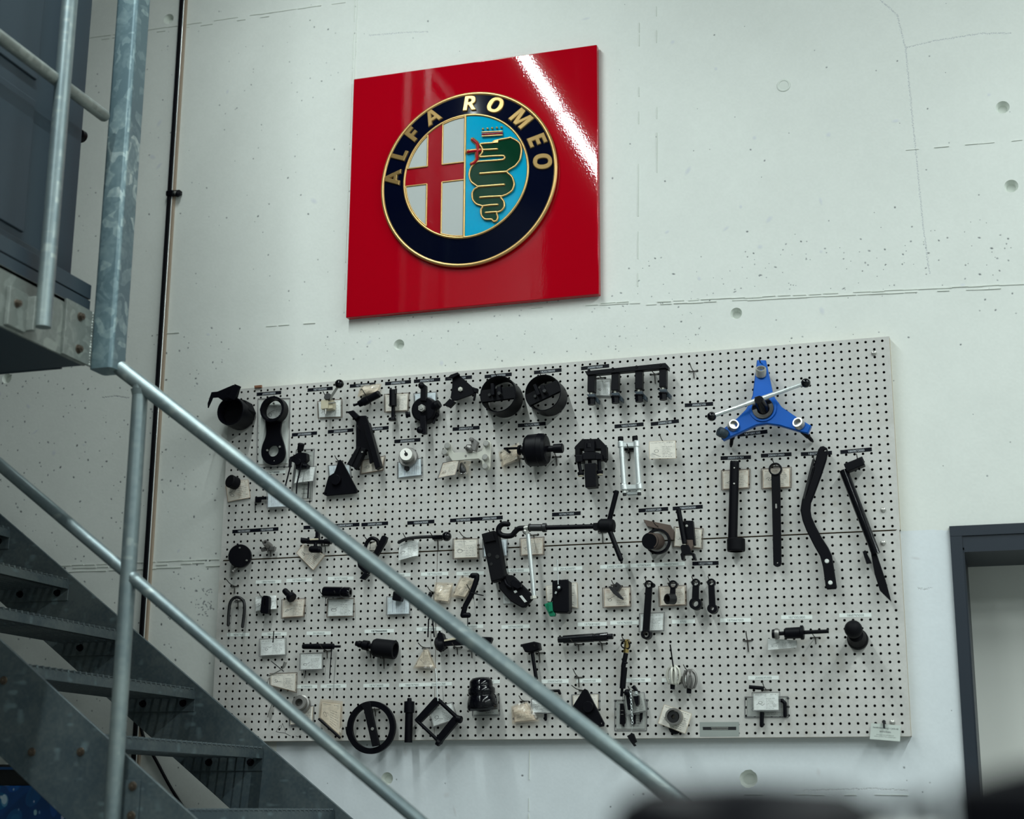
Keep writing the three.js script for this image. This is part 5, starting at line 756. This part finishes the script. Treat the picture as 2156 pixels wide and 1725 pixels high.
tool('tapered_plug', 'black tapered pin with a thick round head slanting over a beige card', 'tool', [['pin', [turn(E(855, 1095, 0.03), E(950, 1190, 0.04), hard([[0, 0], [0, 0.0085], [0.08, 0.01], [0.55, 0.0105], [0.7, 0.0165], [0.95, 0.017], [1, 0.014], [1, 0]]))], K_]]);
card(E, [828, 1205, 1095, 1188, 1078, 1395, 822, 1412], 'glossy sleeved card under the tapered pin', { kind: 'beige', h: 0.014 });
tool('cylinder_mandrel', 'glossy black horizontal cylinder mandrel with a grooved end', 'tool', [['mandrel', [turn(E(1305, 1115, 0.03), E(1605, 1120, 0.03), hard([[0, 0], [0, 0.017], [0.04, 0.018], [0.68, 0.018], [0.7, 0.0155], [0.74, 0.0155], [0.76, 0.018], [0.95, 0.0175], [1, 0.015], [1, 0.008], [0.9, 0.008], [0.9, 0]]), 28)], M_.gloss]]);
card(E, [1345, 1198, 1645, 1188, 1642, 1390, 1340, 1398], 'glossy sleeved card under the black cylinder mandrel', { kind: 'white', h: 0.012 });
hook(E, 1320, 1160, 1255, 1100, 'left wire hook under the cylinder mandrel', { tail: 0 }); hook(E, 1490, 1165, 1420, 1105, 'right wire hook under the cylinder mandrel', { tail: 0 });
tool('hidden_plug', 'black square plug peeping out below the handrail', 'tool', [['plug', [block(F, 190, 1160, 100, 95, 0.016, 0.045, 8, 0.004)], K_]]);
card(F, [78, 1170, 340, 1165, 340, 1368, 75, 1375], 'bluish lined card peeping out below the handrail', { kind: 'ice', sleeve: 'grey', h: 0.012 });
bag(F, [625, 1005, 835, 1015, 785, 1245, 605, 1225], 'left of two glossy bags with slips beside the cranked lever', { bend: 0.05 });
bag(F, [920, 930, 1080, 975, 975, 1195, 808, 1170], 'right of two glossy bags with slips, touching the cranked lever', { bend: 0.06 });
tool('cranked_lever', 'slim black cranked lever with a hooked top and a stepped foot', 'tool', [['lever', [kink([F(1050, 930, 0.045), F(1100, 930, 0.045), F(1098, 970, 0.045), F(1040, 1140, 0.045), F(970, 1270, 0.045), F(940, 1380, 0.045), F(1005, 1378, 0.045)], 0.0085, 12)], K_], ['needle', [rod(F(995, 1395, 0.045), F(997, 1510, 0.045), 0.0016)], M_.gun]]);
hook(F, 1055, 1120, 985, 1030, 'wire hook of the slim cranked lever', { tail: 0.02 });
tool('cross_pin', 'thin black pin sticking out to the right of the cranked lever', 'tool', [['pin', [rod(F(1030, 1125, 0.052), F(1175, 1155, 0.052), 0.0018)], K_]]);
tool('pick_pair', 'two thin dark picks hanging under the handrail beside the left glossy bag', 'tool', [['pick', [rod(F(552, 1420, 0.02), J(545, 335, 0.02), 0.0022)], K_], ['pick', [rod(F(598, 1440, 0.02), J(617, 335, 0.02), 0.0022)], K_], ['head', [ball(F(570, 1150, 0.03), 0.0075, 12), rod(F(570, 1150, 0.03), F(560, 1430, 0.02), 0.0022), rod(F(575, 1150, 0.03), F(600, 1450, 0.02), 0.0022)], K_]]);
hook(F, 600, 1115, 540, 1055, 'wire hook at the left glossy bag', { tail: 0 });
tool('locking_block', 'black rectangular block with an aerial-like pin and a green plastic clip', 'tool', [['block', [slab(F, [1952, 985, 2110, 970, 2140, 990, 2145, 1325, 2120, 1350, 1975, 1345, 1955, 1320], 0.02, 0.06, { bevel: 0.003 }), drum(F, 2020, 1065, 40, 0.058, 0.066)], K_], ['pin', [rod(F(2012, 745, 0.068), F(2022, 1030, 0.068), 0.0017), rod(F(1990, 1135, 0.068), F(2002, 1110, 0.068), 0.003), ball(F(2030, 1065, 0.068), 0.005)], M_.chrome]]);
tool('plastic_clip', 'green plastic clip hanging on the lower left of the black block', 'clip', [['clip', [slab(F, [1862, 1255, 1905, 1235, 1950, 1225, 1955, 1300, 1985, 1365, 1975, 1388, 1925, 1390], 0.04, 0.058), slab(F, [1905, 1240, 1950, 1228, 1958, 1330, 1915, 1345], 0.056, 0.066)], M_.green], ['cord', [rod(F(1960, 1180, 0.062), F(1930, 1275, 0.064), 0.0022)], K_]]);
card(G, [48, 1155, 405, 1115, 415, 1408, 60, 1325], 'card behind the black block with the green clip', { kind: 'ivory', sleeve: false, h: 0.006 });
tool('claw_bracket', 'small dark claw bracket over a sleeved card', 'tool', [['bracket', [slab(G, [755, 1160, 790, 1155, 860, 1215, 932, 1300, 915, 1310, 870, 1285, 815, 1240], 0.03, 0.042), slab(G, [810, 1165, 850, 1108, 905, 1150, 870, 1205, 830, 1215], 0.02, 0.04, { holes: [[845, 1155, 14]] })], M_.gun]]);
card(G, [695, 1180, 1010, 1165, 1012, 1388, 702, 1400], 'brown-edged card under the small claw bracket', { kind: 'beige', h: 0.012 });
hook(G, 835, 1140, 795, 1090, 'wire hook of the small claw bracket', { tail: 0 });
const spanner = (S, x0, y0, r0, b0, x1, y1, r1, b1, w, h, extra = []) => [['ring', [drum(S, x0, y0, r0, h - 0.014, h, b0)], K_], ['shank', [slab(S, [x0 - w, y0 + r0 * 0.8, x0 + w, y0 + r0 * 0.8, x1 + w * 1.05, y1 - r1 * 0.7, x1 - w * 1.05, y1 - r1 * 0.7], h - 0.013, h - 0.001)], K_], ['lower_ring', [drum(S, x1, y1, r1, h - 0.016, h + 0.012, b1)], K_], ...extra];
tool('long_ring_tool', 'longest of the four black ring spanners, with rings at both ends', 'spanner', spanner(G, 1215, 1137, 48, 30, 1182, 1700, 55, 32, 36, 0.035, [['grommet', [drumAt(G, 1262, 1145, 0.035, 0.007, 0.01)], K_]]));
card(G, [1115, 1470, 1395, 1455, 1388, 1660, 1110, 1675], 'glossy card behind the lower end of the longest ring spanner', { kind: 'white', h: 0.01, sleeve: 'grey' });
tool('offset_socket', 'short ring spanner with a wide sideways socket, over a card', 'spanner', [['ring', drum(G, 1490, 1137, 48, 0.026, 0.04, 30), K_], ['shank', slab(G, [1460, 1170, 1518, 1170, 1515, 1255, 1455, 1255], 0.028, 0.038), K_], ['socket', [turn(G(1500, 1305, 0.04), G(1425, 1302, 0.06), hard([[0, 0], [0, 0.0165], [0.95, 0.0165], [1, 0.0155], [1, 0.0125], [0.3, 0.012], [0.3, 0]]), 28)], M_.gun]]);
card(G, [1330, 1162, 1640, 1148, 1645, 1372, 1338, 1385], 'card behind the short spanner with the sideways socket', { kind: 'beige', h: 0.008 });
tool('small_ring_tool', 'third ring spanner, with a wide lower ring, left of the last one', 'spanner', spanner(G, 1748, 1117, 47, 28, 1743, 1352, 68, 34, 36, 0.035));
tool('small_ring_tool', 'rightmost small ring spanner with the smaller lower ring', 'spanner', spanner(G, 1925, 1115, 46, 26, 1935, 1408, 56, 20, 34, 0.035));
hook(G, 1205, 1125, 1175, 1055, 'wire hook of the longest ring spanner', { tail: 0 }); hook(G, 1480, 1120, 1432, 1065, 'wire hook of the spanner with the sideways socket', { tail: 0 }); hook(G, 1745, 1105, 1705, 1050, 'wire hook of the third ring spanner', { tail: 0 }); hook(G, 1922, 1105, 1890, 1045, 'wire hook of the rightmost ring spanner', { tail: 0 });

// ------------------------------------------------------------------ fifth row
card(I, [575, 358, 872, 345, 875, 535, 572, 552], 'white card with an arrow-like drawing pinned with a black nail, lower left', { kind: 'white', sleeve: 'grey', h: 0.014, bend: 0.02 });
tool('nail', 'black nail holding the white card at the lower left', 'nail', [['nail', [rod(I(727, 388, 0.016), I(735, 268, 0.05), 0.0018), ball(I(727, 388, 0.016), 0.003, 8)], K_]]);
tool('tap_wrench', 'black horizontal sleeve tool with a thin shank and a hanging L-rod', 'tool', [['sleeve', [turn(I(1065, 440, 0.03), I(1492, 440, 0.03), hard([[0, 0], [0, 0.0075], [0.03, 0.0085], [0.3, 0.009], [0.32, 0.0095], [0.82, 0.0095], [0.84, 0.004], [1, 0.004], [1, 0]]))], K_], ['rod', [kink([I(1400, 450, 0.035), I(1390, 490, 0.035), I(1368, 800, 0.035)], 0.0016)], K_]]);
card(I, [1035, 525, 1292, 515, 1290, 700, 1030, 708], 'white lined card under the horizontal sleeve tool', { kind: 'white', sleeve: 'grey', h: 0.02 });
tool('needle', 'thin black needle under the white lined card', 'tool', [['needle', [rod(I(1097, 710, 0.012), I(1085, 800, 0.012), 0.0018, 0.0008)], K_]]);
hook(I, 1340, 488, 1260, 420, 'wire hook under the horizontal sleeve tool', { tail: 0.024 });
tool('joint_socket', 'black universal joint with a large socket barrel', 'tool', [['socket', [turn(I(1870, 450, 0.035), I(2115, 480, 0.035), hard([[0, 0], [0, 0.026], [0.1, 0.0295], [0.95, 0.0305], [1, 0.029], [1, 0.022], [0.7, 0.0215], [0.7, 0]]), 32)], KR], ['joint', [turn(I(1668, 405, 0.035), I(1870, 445, 0.035), hard([[0, 0], [0, 0.008], [0.12, 0.009], [0.15, 0.011], [0.3, 0.011], [0.33, 0.0085], [0.4, 0.0155], [0.7, 0.0165], [0.75, 0.009], [1, 0.0105], [1, 0]]))], K_]]);
hook(I, 1830, 490, 1810, 470, 'left wire hook under the universal joint socket', { tail: 0.022 }); hook(I, 1985, 570, 1960, 560, 'right wire hook under the universal joint socket', { tail: 0.034 });
card(I, [695, 748, 998, 738, 990, 962, 690, 880], 'brown-rimmed card hung from a bulldog clip, left of the handrail', { kind: 'ivory', h: 0.02 });
tool('clip_hook', 'small bright clip with a thin slanted needle above the brown-rimmed card', 'clip', [['clip', [turn(I(845, 680, 0.03), I(870, 612, 0.035), hard([[0, 0], [0, 0.004], [0.3, 0.0055], [1, 0.006], [1, 0]])), wire([I(670, 775, 0.02), I(760, 735, 0.026), I(840, 690, 0.03)], 0.002), wire([I(690, 790, 0.02), I(670, 830, 0.02), I(680, 900, 0.02)], 0.002)], ST], ['needle', [rod(I(705, 605, 0.04), I(850, 725, 0.02), 0.0016)], M_.gun]]);
tool('bushing', 'round grey steel bushing half hidden by the handrail, lower left', 'tool', [['bushing', [turn(I(1060, 1100, 0.014), I(1020, 1075, 0.05), hard([[0, 0], [0, 0.0285], [0.5, 0.0285], [0.55, 0.024], [0.95, 0.0235], [1, 0.022], [1, 0.0125], [0.3, 0.011], [0.3, 0]]), 36)], M_.castSteel]]);
card(I, [915, 1120, 1190, 1115, 1185, 1320, 912, 1335], 'sleeved card under the round grey bushing', { kind: 'ivory', sleeve: 'grey', h: 0.006 });
tool('pin_stub', 'thin split steel pin standing left of the round bushing', 'tool', [['pin', [rod(I(720, 1100, 0.012), I(672, 1245, 0.012), 0.0042)], ST]]);
bag(I, [1262, 1035, 1520, 1062, 1500, 1495, 1240, 1250], 'long yellowed clear bag holding a rod, left of the black steering ring', { h: 0.01, bend: 0.03 });
tool('bagged_rod', 'dark slanted rod inside the long yellowed bag', 'tool', [['rod', [rod(I(1245, 1260, 0.02), I(1490, 1480, 0.02), 0.004)], K_]]);
{
  const c = [1835, 1358];
  tool('wheel_puller', 'flat black ring with a slanted crossbar overhanging the bottom edge', 'tool', [['ring', [drum(I, c[0], c[1], 272, 0.02, 0.032, 212, 56), slab(I, [1545, 1360, 1552, 1350, 1575, 1440, 1600, 1500, 1585, 1505, 1555, 1430], 0.018, 0.03)], K_], ['crossbar', [slab(I, [1718, 1095, 1810, 1065, 1832, 1085, 1835, 1130, 1930, 1560, 1850, 1575, 1755, 1160], 0.03, 0.042)], KR], ['rivet', [drumAt(I, 1852, 1375, 0.0445, 0.005, 0.003)], ST]]);
}
hook(I, 1888, 1150, 1880, 1140, 'wire hook inside the flat black ring', { tail: 0.022 });
tool('stepped_mandrel', 'upright black stepped mandrel hanging right of the flat black ring', 'tool', [['mandrel', [turn(J(322, 1530, 0.025), J(335, 1025, 0.025), hard([[0, 0], [0, 0.0125], [0.66, 0.0125], [0.67, 0.0165], [0.92, 0.0165], [0.93, 0.0075], [0.99, 0.007], [1, 0.006], [1, 0]]))], K_]]);
tool('square_frame', 'black square frame clamp hanging on its corner around a pale card', 'tool', [['side', [slab(J, [390, 1270, 620, 1015, 690, 1050, 660, 1090, 455, 1300, 405, 1300], 0.03, 0.05)], K_], ['side', [rod(J(660, 1045, 0.045), J(900, 1270, 0.045), 0.0065)], K_], ['side', [slab(J, [620, 1490, 830, 1230, 870, 1215, 905, 1265, 700, 1510, 680, 1550, 640, 1540], 0.03, 0.05)], K_], ['side', [rod(J(430, 1290, 0.045), J(650, 1500, 0.045), 0.0055)], K_], ['knob', [turn(J(870, 1260, 0.045), J(930, 1275, 0.045), hard([[0, 0], [0, 0.011], [0.8, 0.012], [1, 0.009], [1, 0]]))], K_], ['knob', [turn(J(650, 1520, 0.045), J(685, 1545, 0.045), hard([[0, 0], [0, 0.011], [0.8, 0.011], [1, 0.009], [1, 0]]))], K_]]);
card(J, [550, 1150, 820, 1075, 880, 1260, 600, 1358], 'pale tilted card inside the square frame clamp', { kind: 'white', h: 0.022, sleeve: 'grey' });
tool('hang_wire', 'bright straight wire from which the square frame hangs', 'wire', [['wire', [rod(J(630, 690, 0.05), J(658, 1060, 0.055), 0.0018)], M_.chrome]]);
bag(J, [500, 460, 545, 460, 640, 690, 375, 690], 'triangular clear bag with a white slip hanging on a hook, lower middle', { bend: 0.03 });
hook(J, 520, 455, 432, 398, 'wire hook of the triangular clear bag', { tail: 0 });
tool('knob_bar', 'black bar with a thick knob end passing behind the handrail', 'tool', [['knob', [turn(J(640, 430, 0.035), J(725, 400, 0.035), hard([[0, 0], [0, 0.017], [0.3, 0.0255], [0.6, 0.022], [1, 0.012], [1, 0]])), slab(J, [630, 400, 650, 290, 680, 275, 710, 295, 725, 350, 725, 460, 690, 490, 640, 480], 0.02, 0.045)], K_], ['bar', [slab(J, [700, 380, 900, 345, 1265, 335, 1270, 355, 1250, 405, 730, 432], 0.022, 0.04), rod(J(1160, 345, 0.034), J(1268, 350, 0.034), 0.0045)], K_], ['inlay', [slab(J, [680, 375, 840, 340, 860, 360, 690, 390], 0.04, 0.043)], M_.cream]]);
hook(J, 875, 450, 820, 400, 'left wire hook under the black knob bar', { tail: 0.022 }); hook(J, 1040, 490, 1010, 480, 'right wire hook under the black knob bar', { tail: 0.022 });
tool('gear_boot', 'glossy black ribbed rubber boot like a stacked cup', 'tool', [['boot', [turn(J(1168, 1165, 0.053), J(1142, 785, 0.06), [[0, 0], [0, 0.046], [0.12, 0.049], [0.3, 0.046], [0.42, 0.042], [0.46, 0.038], [0.5, 0.0425], [0.64, 0.0425], [0.7, 0.036], [0.75, 0.037], [0.88, 0.035], [0.97, 0.026], [1, 0]], 36)], M_.gloss], ['rim', [wire(Array.from({ length: 24 }, (_, i) => { const a = i / 24 * Math.PI * 2; return J(1165 + Math.cos(a) * 150, 1050 + Math.sin(a) * 120, 0.055 + Math.sin(a) * 0.01); }), 0.004, { closed: true })], M_.gloss]]);
card(J, [1055, 1010, 1350, 990, 1358, 1218, 1050, 1225], 'lined card in a grey sleeve behind the ribbed rubber boot', { kind: 'grey', sleeve: 'grey', h: 0.004 });
tool('hammer_tool', 'black hammer-like tool with an angular head and a thin shaft', 'tool', [['head', [slab(J, [1590, 415, 1745, 382, 1800, 395, 1812, 470, 1770, 490, 1690, 510, 1640, 500, 1615, 450], 0.02, 0.05, { bevel: 0.004 })], K_], ['shaft', [rod(J(1725, 490, 0.035), J(1775, 815, 0.035), 0.0058)], K_]]);
hook(J, 1810, 512, 1750, 425, 'wire hook beside the hammer-like tool', { tail: 0.03 });
bag(J, [1490, 1120, 1680, 1060, 1812, 1290, 1500, 1320], 'dull folded pouch under the handrail, lower middle', { bend: 0.06, kind: 'beige' });
hook(J, 1635, 1060, 1578, 1000, 'wire hook of the dull folded pouch', { tail: 0.02 });
card(J, [1720, 1040, 1990, 1020, 1960, 1200, 1718, 1195], 'glossy white card tucked under the handrail beside the dull pouch', { kind: 'white', sleeve: 'grey', h: 0.02, bend: 0.03 });
tool('hex_key', 'black bent hex key poking out on both sides of the glossy white card', 'tool', [['key', [kink([J(1880, 1270, 0.012), J(1878, 1150, 0.012), J(1900, 947, 0.012), J(2030, 942, 0.012), J(2038, 968, 0.012)], 0.0045)], K_]]);
tool('roller_bar', 'black horizontal roller bar with stepped ends on two hooks', 'tool', [['bar', [turn(K(192, 365, 0.035), K(815, 325, 0.035), hard([[0, 0], [0, 0.0095], [0.09, 0.0095], [0.095, 0.0125], [0.64, 0.0135], [0.645, 0.0125], [0.78, 0.0135], [0.9, 0.0135], [0.905, 0.0085], [0.98, 0.009], [1, 0.0075], [1, 0]]), 28)], M_.gloss]]);
hook(K, 418, 415, 330, 360, 'left wire hook under the roller bar', { tail: 0.02 }); hook(K, 685, 405, 595, 300, 'right wire hook under the roller bar', { tail: 0.022 });
tool('brass_valve', 'black pressure hose end with a brass hexagon coupling at the top', 'tool', [['hose', [turn(U(400, 315, 0.03), U(360, 520, 0.03), hard([[0, 0], [0, 0.0075], [1, 0.0075], [1, 0]])), turn(U(375, 520, 0.03), U(350, 830, 0.03), hard([[0, 0], [0, 0.0098], [1, 0.0092], [1, 0]])), turn(U(345, 825, 0.03), U(335, 945, 0.03), hard([[0, 0], [0, 0.0045], [1, 0.0045], [1, 0]])), rod(U(345, 450, 0.034), U(422, 458, 0.034), 0.0032)], K_], ['coupling', [flat(U(400, 310, 0.03), U(405, 250, 0.03), 0.0085), flat(U(408, 240, 0.03), U(415, 175, 0.03), 0.0085), turn(U(412, 180, 0.03), U(420, 115, 0.03), hard([[0, 0], [0, 0.009], [0.6, 0.0095], [1, 0.004], [1, 0]]))], M_.brass], ['loop', wire([U(385, 135, 0.035), U(340, 160, 0.035), U(335, 210, 0.035), U(370, 240, 0.035), U(440, 245, 0.036), U(455, 190, 0.036), U(420, 130, 0.036)], 0.0022), K_]]);
hook(U, 380, 120, 335, 55, 'wire hook of the brass coupling', { tail: 0 });
tool('plug_set', 'bundle of small black plugs on a bright link chain over a card', 'tool', [
  ['plug', [slab(U, [390, 880, 460, 865, 470, 1140, 425, 1140], 0.03, 0.05), ball(U(420, 890, 0.05), 0.011, 12)], K_], ['plug', [slab(U, [500, 940, 580, 930, 582, 1050, 550, 1085], 0.03, 0.05)], K_], ['cap', [slab(U, [472, 810, 515, 778, 565, 860, 545, 885, 510, 850], 0.03, 0.05)], K_],
  ['chain', Array.from({ length: 11 }, (_, i) => { const p = U(468 + i * 2.4, 880 + i * 44, 0.056), g = new THREE.TorusGeometry(0.0036, 0.0012, 6, 14).scale(0.75, 1.35, 1); if (i % 2) g.rotateY(1.2); return g.translate(p.x, p.y, p.z); }), M_.chrome], ['ring', [...[0, 1, 2].map((i) => { const p = U(545, 890 + i * 14, 0.058); return new THREE.TorusGeometry(0.0052, 0.0011, 6, 18).rotateX(0.9).translate(p.x, p.y, p.z); })], M_.chrome], ['tail', [rod(U(495, 1370, 0.05), U(480, 1470, 0.05), 0.0006)], M_.chrome], ['fob', [slab(U, [412, 1520, 480, 1478, 510, 1485, 555, 1600, 520, 1625, 545, 1660, 515, 1670, 470, 1610], 0.04, 0.05)], KR]]);
card(U, [345, 905, 660, 890, 705, 1155, 410, 1225], 'glossy silver pouch behind the plugs on the chain', { kind: 'grey', sleeve: 'grey', h: 0.02, bend: 0.02 });
card(U, [245, 1000, 705, 990, 695, 1435, 240, 1435], 'clear sheet with tool silhouettes behind the plugs on the chain', { kind: 'grey', sleeve: 'grey', h: 0.002, bend: 0 });
tool('silhouette_plug', 'flat black plug left of the chain, lying on the clear sheet', 'tool', [['plug', [slab(U, [312, 1045, 370, 1045, 388, 1330, 372, 1350, 372, 1382, 350, 1382, 350, 1350, 308, 1345], 0.004, 0.012)], K_], ['band', [slab(U, [325, 1146, 362, 1146, 362, 1152, 325, 1152], 0.012, 0.013), slab(U, [325, 1200, 362, 1200, 362, 1206, 325, 1206], 0.012, 0.013)], M_.grey]]);
tool('silhouette_plug', 'flat black plug right behind the lower end of the chain', 'tool', [['plug', [slab(U, [462, 1180, 535, 1180, 535, 1335, 520, 1350, 470, 1345], 0.004, 0.012)], K_]]);
tool('silhouette_plug', 'small flat black plug right of the chain with a narrow tip', 'tool', [['plug', [slab(U, [598, 1185, 640, 1180, 630, 1270, 612, 1300, 612, 1320, 598, 1320], 0.004, 0.012)], K_]]);
hook(U, 480, 855, 430, 800, 'wire hook of the plugs on the chain', { tail: 0 });
for (const [x, y, lab, s, mt] of [[1090, 620, 'left of two caged lamp-like pullers, hung on a long black needle', 1, M_.zinc], [1328, 680, 'right of two caged lamp-like pullers, the darker one', 1, M_.castSteel]]) {
  const d = 92 * s, cage = []; for (const k of [-1, -0.35, 0.35, 1]) cage.push(wire([U(x + k * d * 0.72, y + 130, 0.03 + (1 - Math.abs(k)) * 0.02), U(x + k * d, y + 40, 0.03 + (1 - Math.abs(k)) * 0.026), U(x + k * d * 0.85, y - 60, 0.03 + (1 - Math.abs(k)) * 0.022), U(x + k * d * 0.3, y - 118, 0.032)], 0.0042, { rs: 8 }));
  tool('cage_puller', lab, 'tool', [['cage', cage, mt], ['collar', [turn(U(x - 5, y + 118, 0.03), U(x - 12, y + 150, 0.03), hard([[0, 0], [0, 0.014], [1, 0.012], [1, 0]])), turn(U(x, y - 122, 0.03), U(x, y - 95, 0.03), hard([[0, 0], [0, 0.005], [1, 0.011], [1, 0]]))], mt], ['core', [turn(U(x, y - 40, 0.032), U(x - 6, y + 120, 0.032), hard([[0, 0], [0, 0.005], [0.5, 0.006], [1, 0.0065], [1, 0]]))], ST], ['stud', [turn(U(x - 10, y + 125, 0.03), U(x - 14, y + 220, 0.03), hard([[0, 0], [0, 0.0078], [1, 0.007], [1, 0]]))], K_]]);
}
tool('nail', 'long black needle nail from which the left caged puller hangs', 'nail', [['nail', [rod(U(1105, 645, 0.03), U(1042, 190, 0.06), 0.0022)], K_]]);
hook(U, 1310, 570, 1235, 485, 'wire hook of the darker caged puller', { tail: 0 });
tool('link_bolt', 'small grey thumb screw between the two caged pullers', 'tool', [['screw', [turn(U(1190, 690, 0.012), U(1235, 685, 0.012), hard([[0, 0], [0, 0.005], [0.4, 0.005], [0.45, 0.008], [1, 0.008], [1, 0]])), rod(U(1205, 700, 0.012), U(1215, 760, 0.012), 0.003)], M_.castSteel]]);
tool('bearing_ring', 'thick shiny steel bearing ring over a tilted beige card', 'tool', [['outer_race', drum(U, 1085, 1235, 118, 0.018, 0.045, 88, 40), M_.castSteel], ['inner_race', [drum(U, 1085, 1240, 84, 0.02, 0.04, 30, 36)], M_.gun], ['back_disc', [drum(U, 1110, 1400, 90, 0.003, 0.008)], K_]]);
card(U, [950, 1055, 1360, 1195, 1265, 1490, 862, 1335], 'beige card tilted to the right behind the bearing ring', { kind: 'ivory', sleeve: false, h: 0.012, bend: 0.01 });
tool('triangle_plate', 'black triangle plate with a boss, hanging point-up beside the handrail at the bottom', 'tool', [['plate', slab(K, [465, 940, 490, 918, 520, 935, 712, 1310, 705, 1345, 670, 1352, 470, 1240, 350, 1125], 0.014, 0.024, { holes: [[490, 945, 7], [677, 1312, 14]] }), K_], ['boss', drum(K, 525, 1125, 60, 0.024, 0.036), K_]]);
card(K, [345, 990, 655, 975, 655, 1150, 350, 1130], 'card half hidden by the lower triangle plate', { kind: 'ivory', sleeve: 'grey', h: 0.004 });
hook(K, 470, 938, 342, 882, 'wire hook of the lower triangle plate', { tail: 0 }); hook(K, 420, 790, 358, 695, 'empty wire hook above the lower triangle plate', { tail: 0.03 });
hook(L, 362, 338, 345, 245, 'empty dark wire hook near the right part of the lower board', { tail: 0.034, r: 0.0018 });
tool('slide_hammer', 'black horizontal slide tool with a fat sleeve and a steel end ring', 'tool', [['rod', [turn(L(620, 270, 0.045), L(1200, 243, 0.045), hard([[0, 0], [0, 0.006], [1, 0.0058], [1, 0]]))], K_], ['sleeve', [turn(L(742, 265, 0.045), L(945, 255, 0.045), hard([[0, 0], [0, 0.013], [0.08, 0.0165], [0.8, 0.017], [0.84, 0.0215], [0.96, 0.0215], [1, 0.018], [1, 0]]), 28)], K_], ['end_ring', [turn(L(617, 270, 0.045), L(650, 270, 0.045), hard([[0, 0], [0, 0.013], [1, 0.0145], [1, 0]]))], K_], ['steel_washer', [turn(L(648, 270, 0.045), L(690, 270, 0.045), hard([[0, 0], [0, 0.0165], [0.5, 0.017], [1, 0.014], [1, 0]]), 28)], M_.castSteel]]);
card(L, [565, 318, 872, 338, 876, 412, 567, 438], 'white card under the fat sleeve of the slide tool', { kind: 'white', sleeve: false, h: 0.02, bend: 0.02 });
hook(L, 1060, 305, 1020, 235, 'wire hook under the thin rod of the slide tool', { tail: 0.02 });
tool('ball_mount', 'matt black ball-headed mount standing straight out of the lower right board', 'tool', [['base', [turn(L(1500, 330, 0.002), L(1478, 278, 0.07), hard([[0, 0], [0, 0.031], [0.2, 0.0305], [0.3, 0.027], [1, 0.0215], [1, 0]]), 32)], KR], ['ball', ball(L(1454, 222, 0.095), 0.026, 28), KR]]);
card(L, [412, 878, 692, 872, 695, 1062, 415, 1065], 'white card with a line drawing framed by bent black keys', { kind: 'white', sleeve: 'grey', h: 0.02 });
card(L, [340, 922, 775, 918, 778, 1128, 340, 1130], 'grey sheet behind the white card with the line drawing', { kind: 'grey', sleeve: 'grey', h: 0.002, bend: 0 });
tool('hex_key', 'black bent hex key at the right of the white card with the line drawing', 'tool', [['key', [kink([L(660, 958, 0.012), L(720, 958, 0.012), L(748, 985, 0.012), L(750, 1115, 0.012)], 0.0058, 10)], K_]]);
tool('hex_key', 'black straight key hanging below the white card with the line drawing', 'tool', [['key', [rod(L(512, 1075, 0.014), L(508, 1215, 0.014), 0.0062), ball(L(508, 1215, 0.014), 0.0062, 12)], K_]]);
tool('hex_key', 'short black key end at the upper left above the white card with the line drawing', 'tool', [['key', [rod(L(378, 818, 0.03), L(530, 832, 0.03), 0.0058)], K_]]);
hook(L, 555, 845, 515, 770, 'wire hook above the white card with the line drawing', { tail: 0 });
// notice at the bottom right corner
{
  const cv = document.createElement('canvas'); cv.width = 512; cv.height = 288; const c = cv.getContext('2d'); c.fillStyle = '#cfd6d0'; c.fillRect(0, 0, 512, 288); c.fillStyle = '#34383a'; c.textAlign = 'center';
  c.font = 'bold 38px sans-serif'; c.fillText('Sonderwerkzeug -> Julia 42', 256, 84, 440); c.font = 'bold 30px sans-serif'; c.fillText('BESTÜCKUNG', 256, 150, 230); c.font = '24px sans-serif'; c.fillText('Werkzeuge bitte nach Gebrauch', 256, 206, 300); c.fillText('sauber an ihren Platz zurückhängen', 256, 236, 370);
  const t = new THREE.CanvasTexture(cv); t.colorSpace = THREE.SRGBColorSpace;
  const [g] = leaf(L, [1638, 1192, 1942, 1215, 1935, 1380, 1622, 1355], 0.01, 0.01, [0, 0, 1, 1], 0, 1, 4);
  thing('notice_card', 'white printed notice card held by a dark pin at the bottom right corner', 'card', [['card', g, new THREE.MeshPhysicalMaterial({ map: t, roughness: 0.55 })]]);
  tool('push_pin', 'dark blue push pin holding the white notice card', 'pin', [['pin', [turn(L(1770, 1180, 0.004), L(1768, 1176, 0.022), hard([[0, 0], [0, 0.004], [0.4, 0.003], [0.6, 0.0055], [1, 0.005], [1, 0]])), rod(L(1768, 1178, 0.02), L(1772, 1245, 0.022), 0.0028)], M_.ink]]);
}
renderer.render(scene, camera);
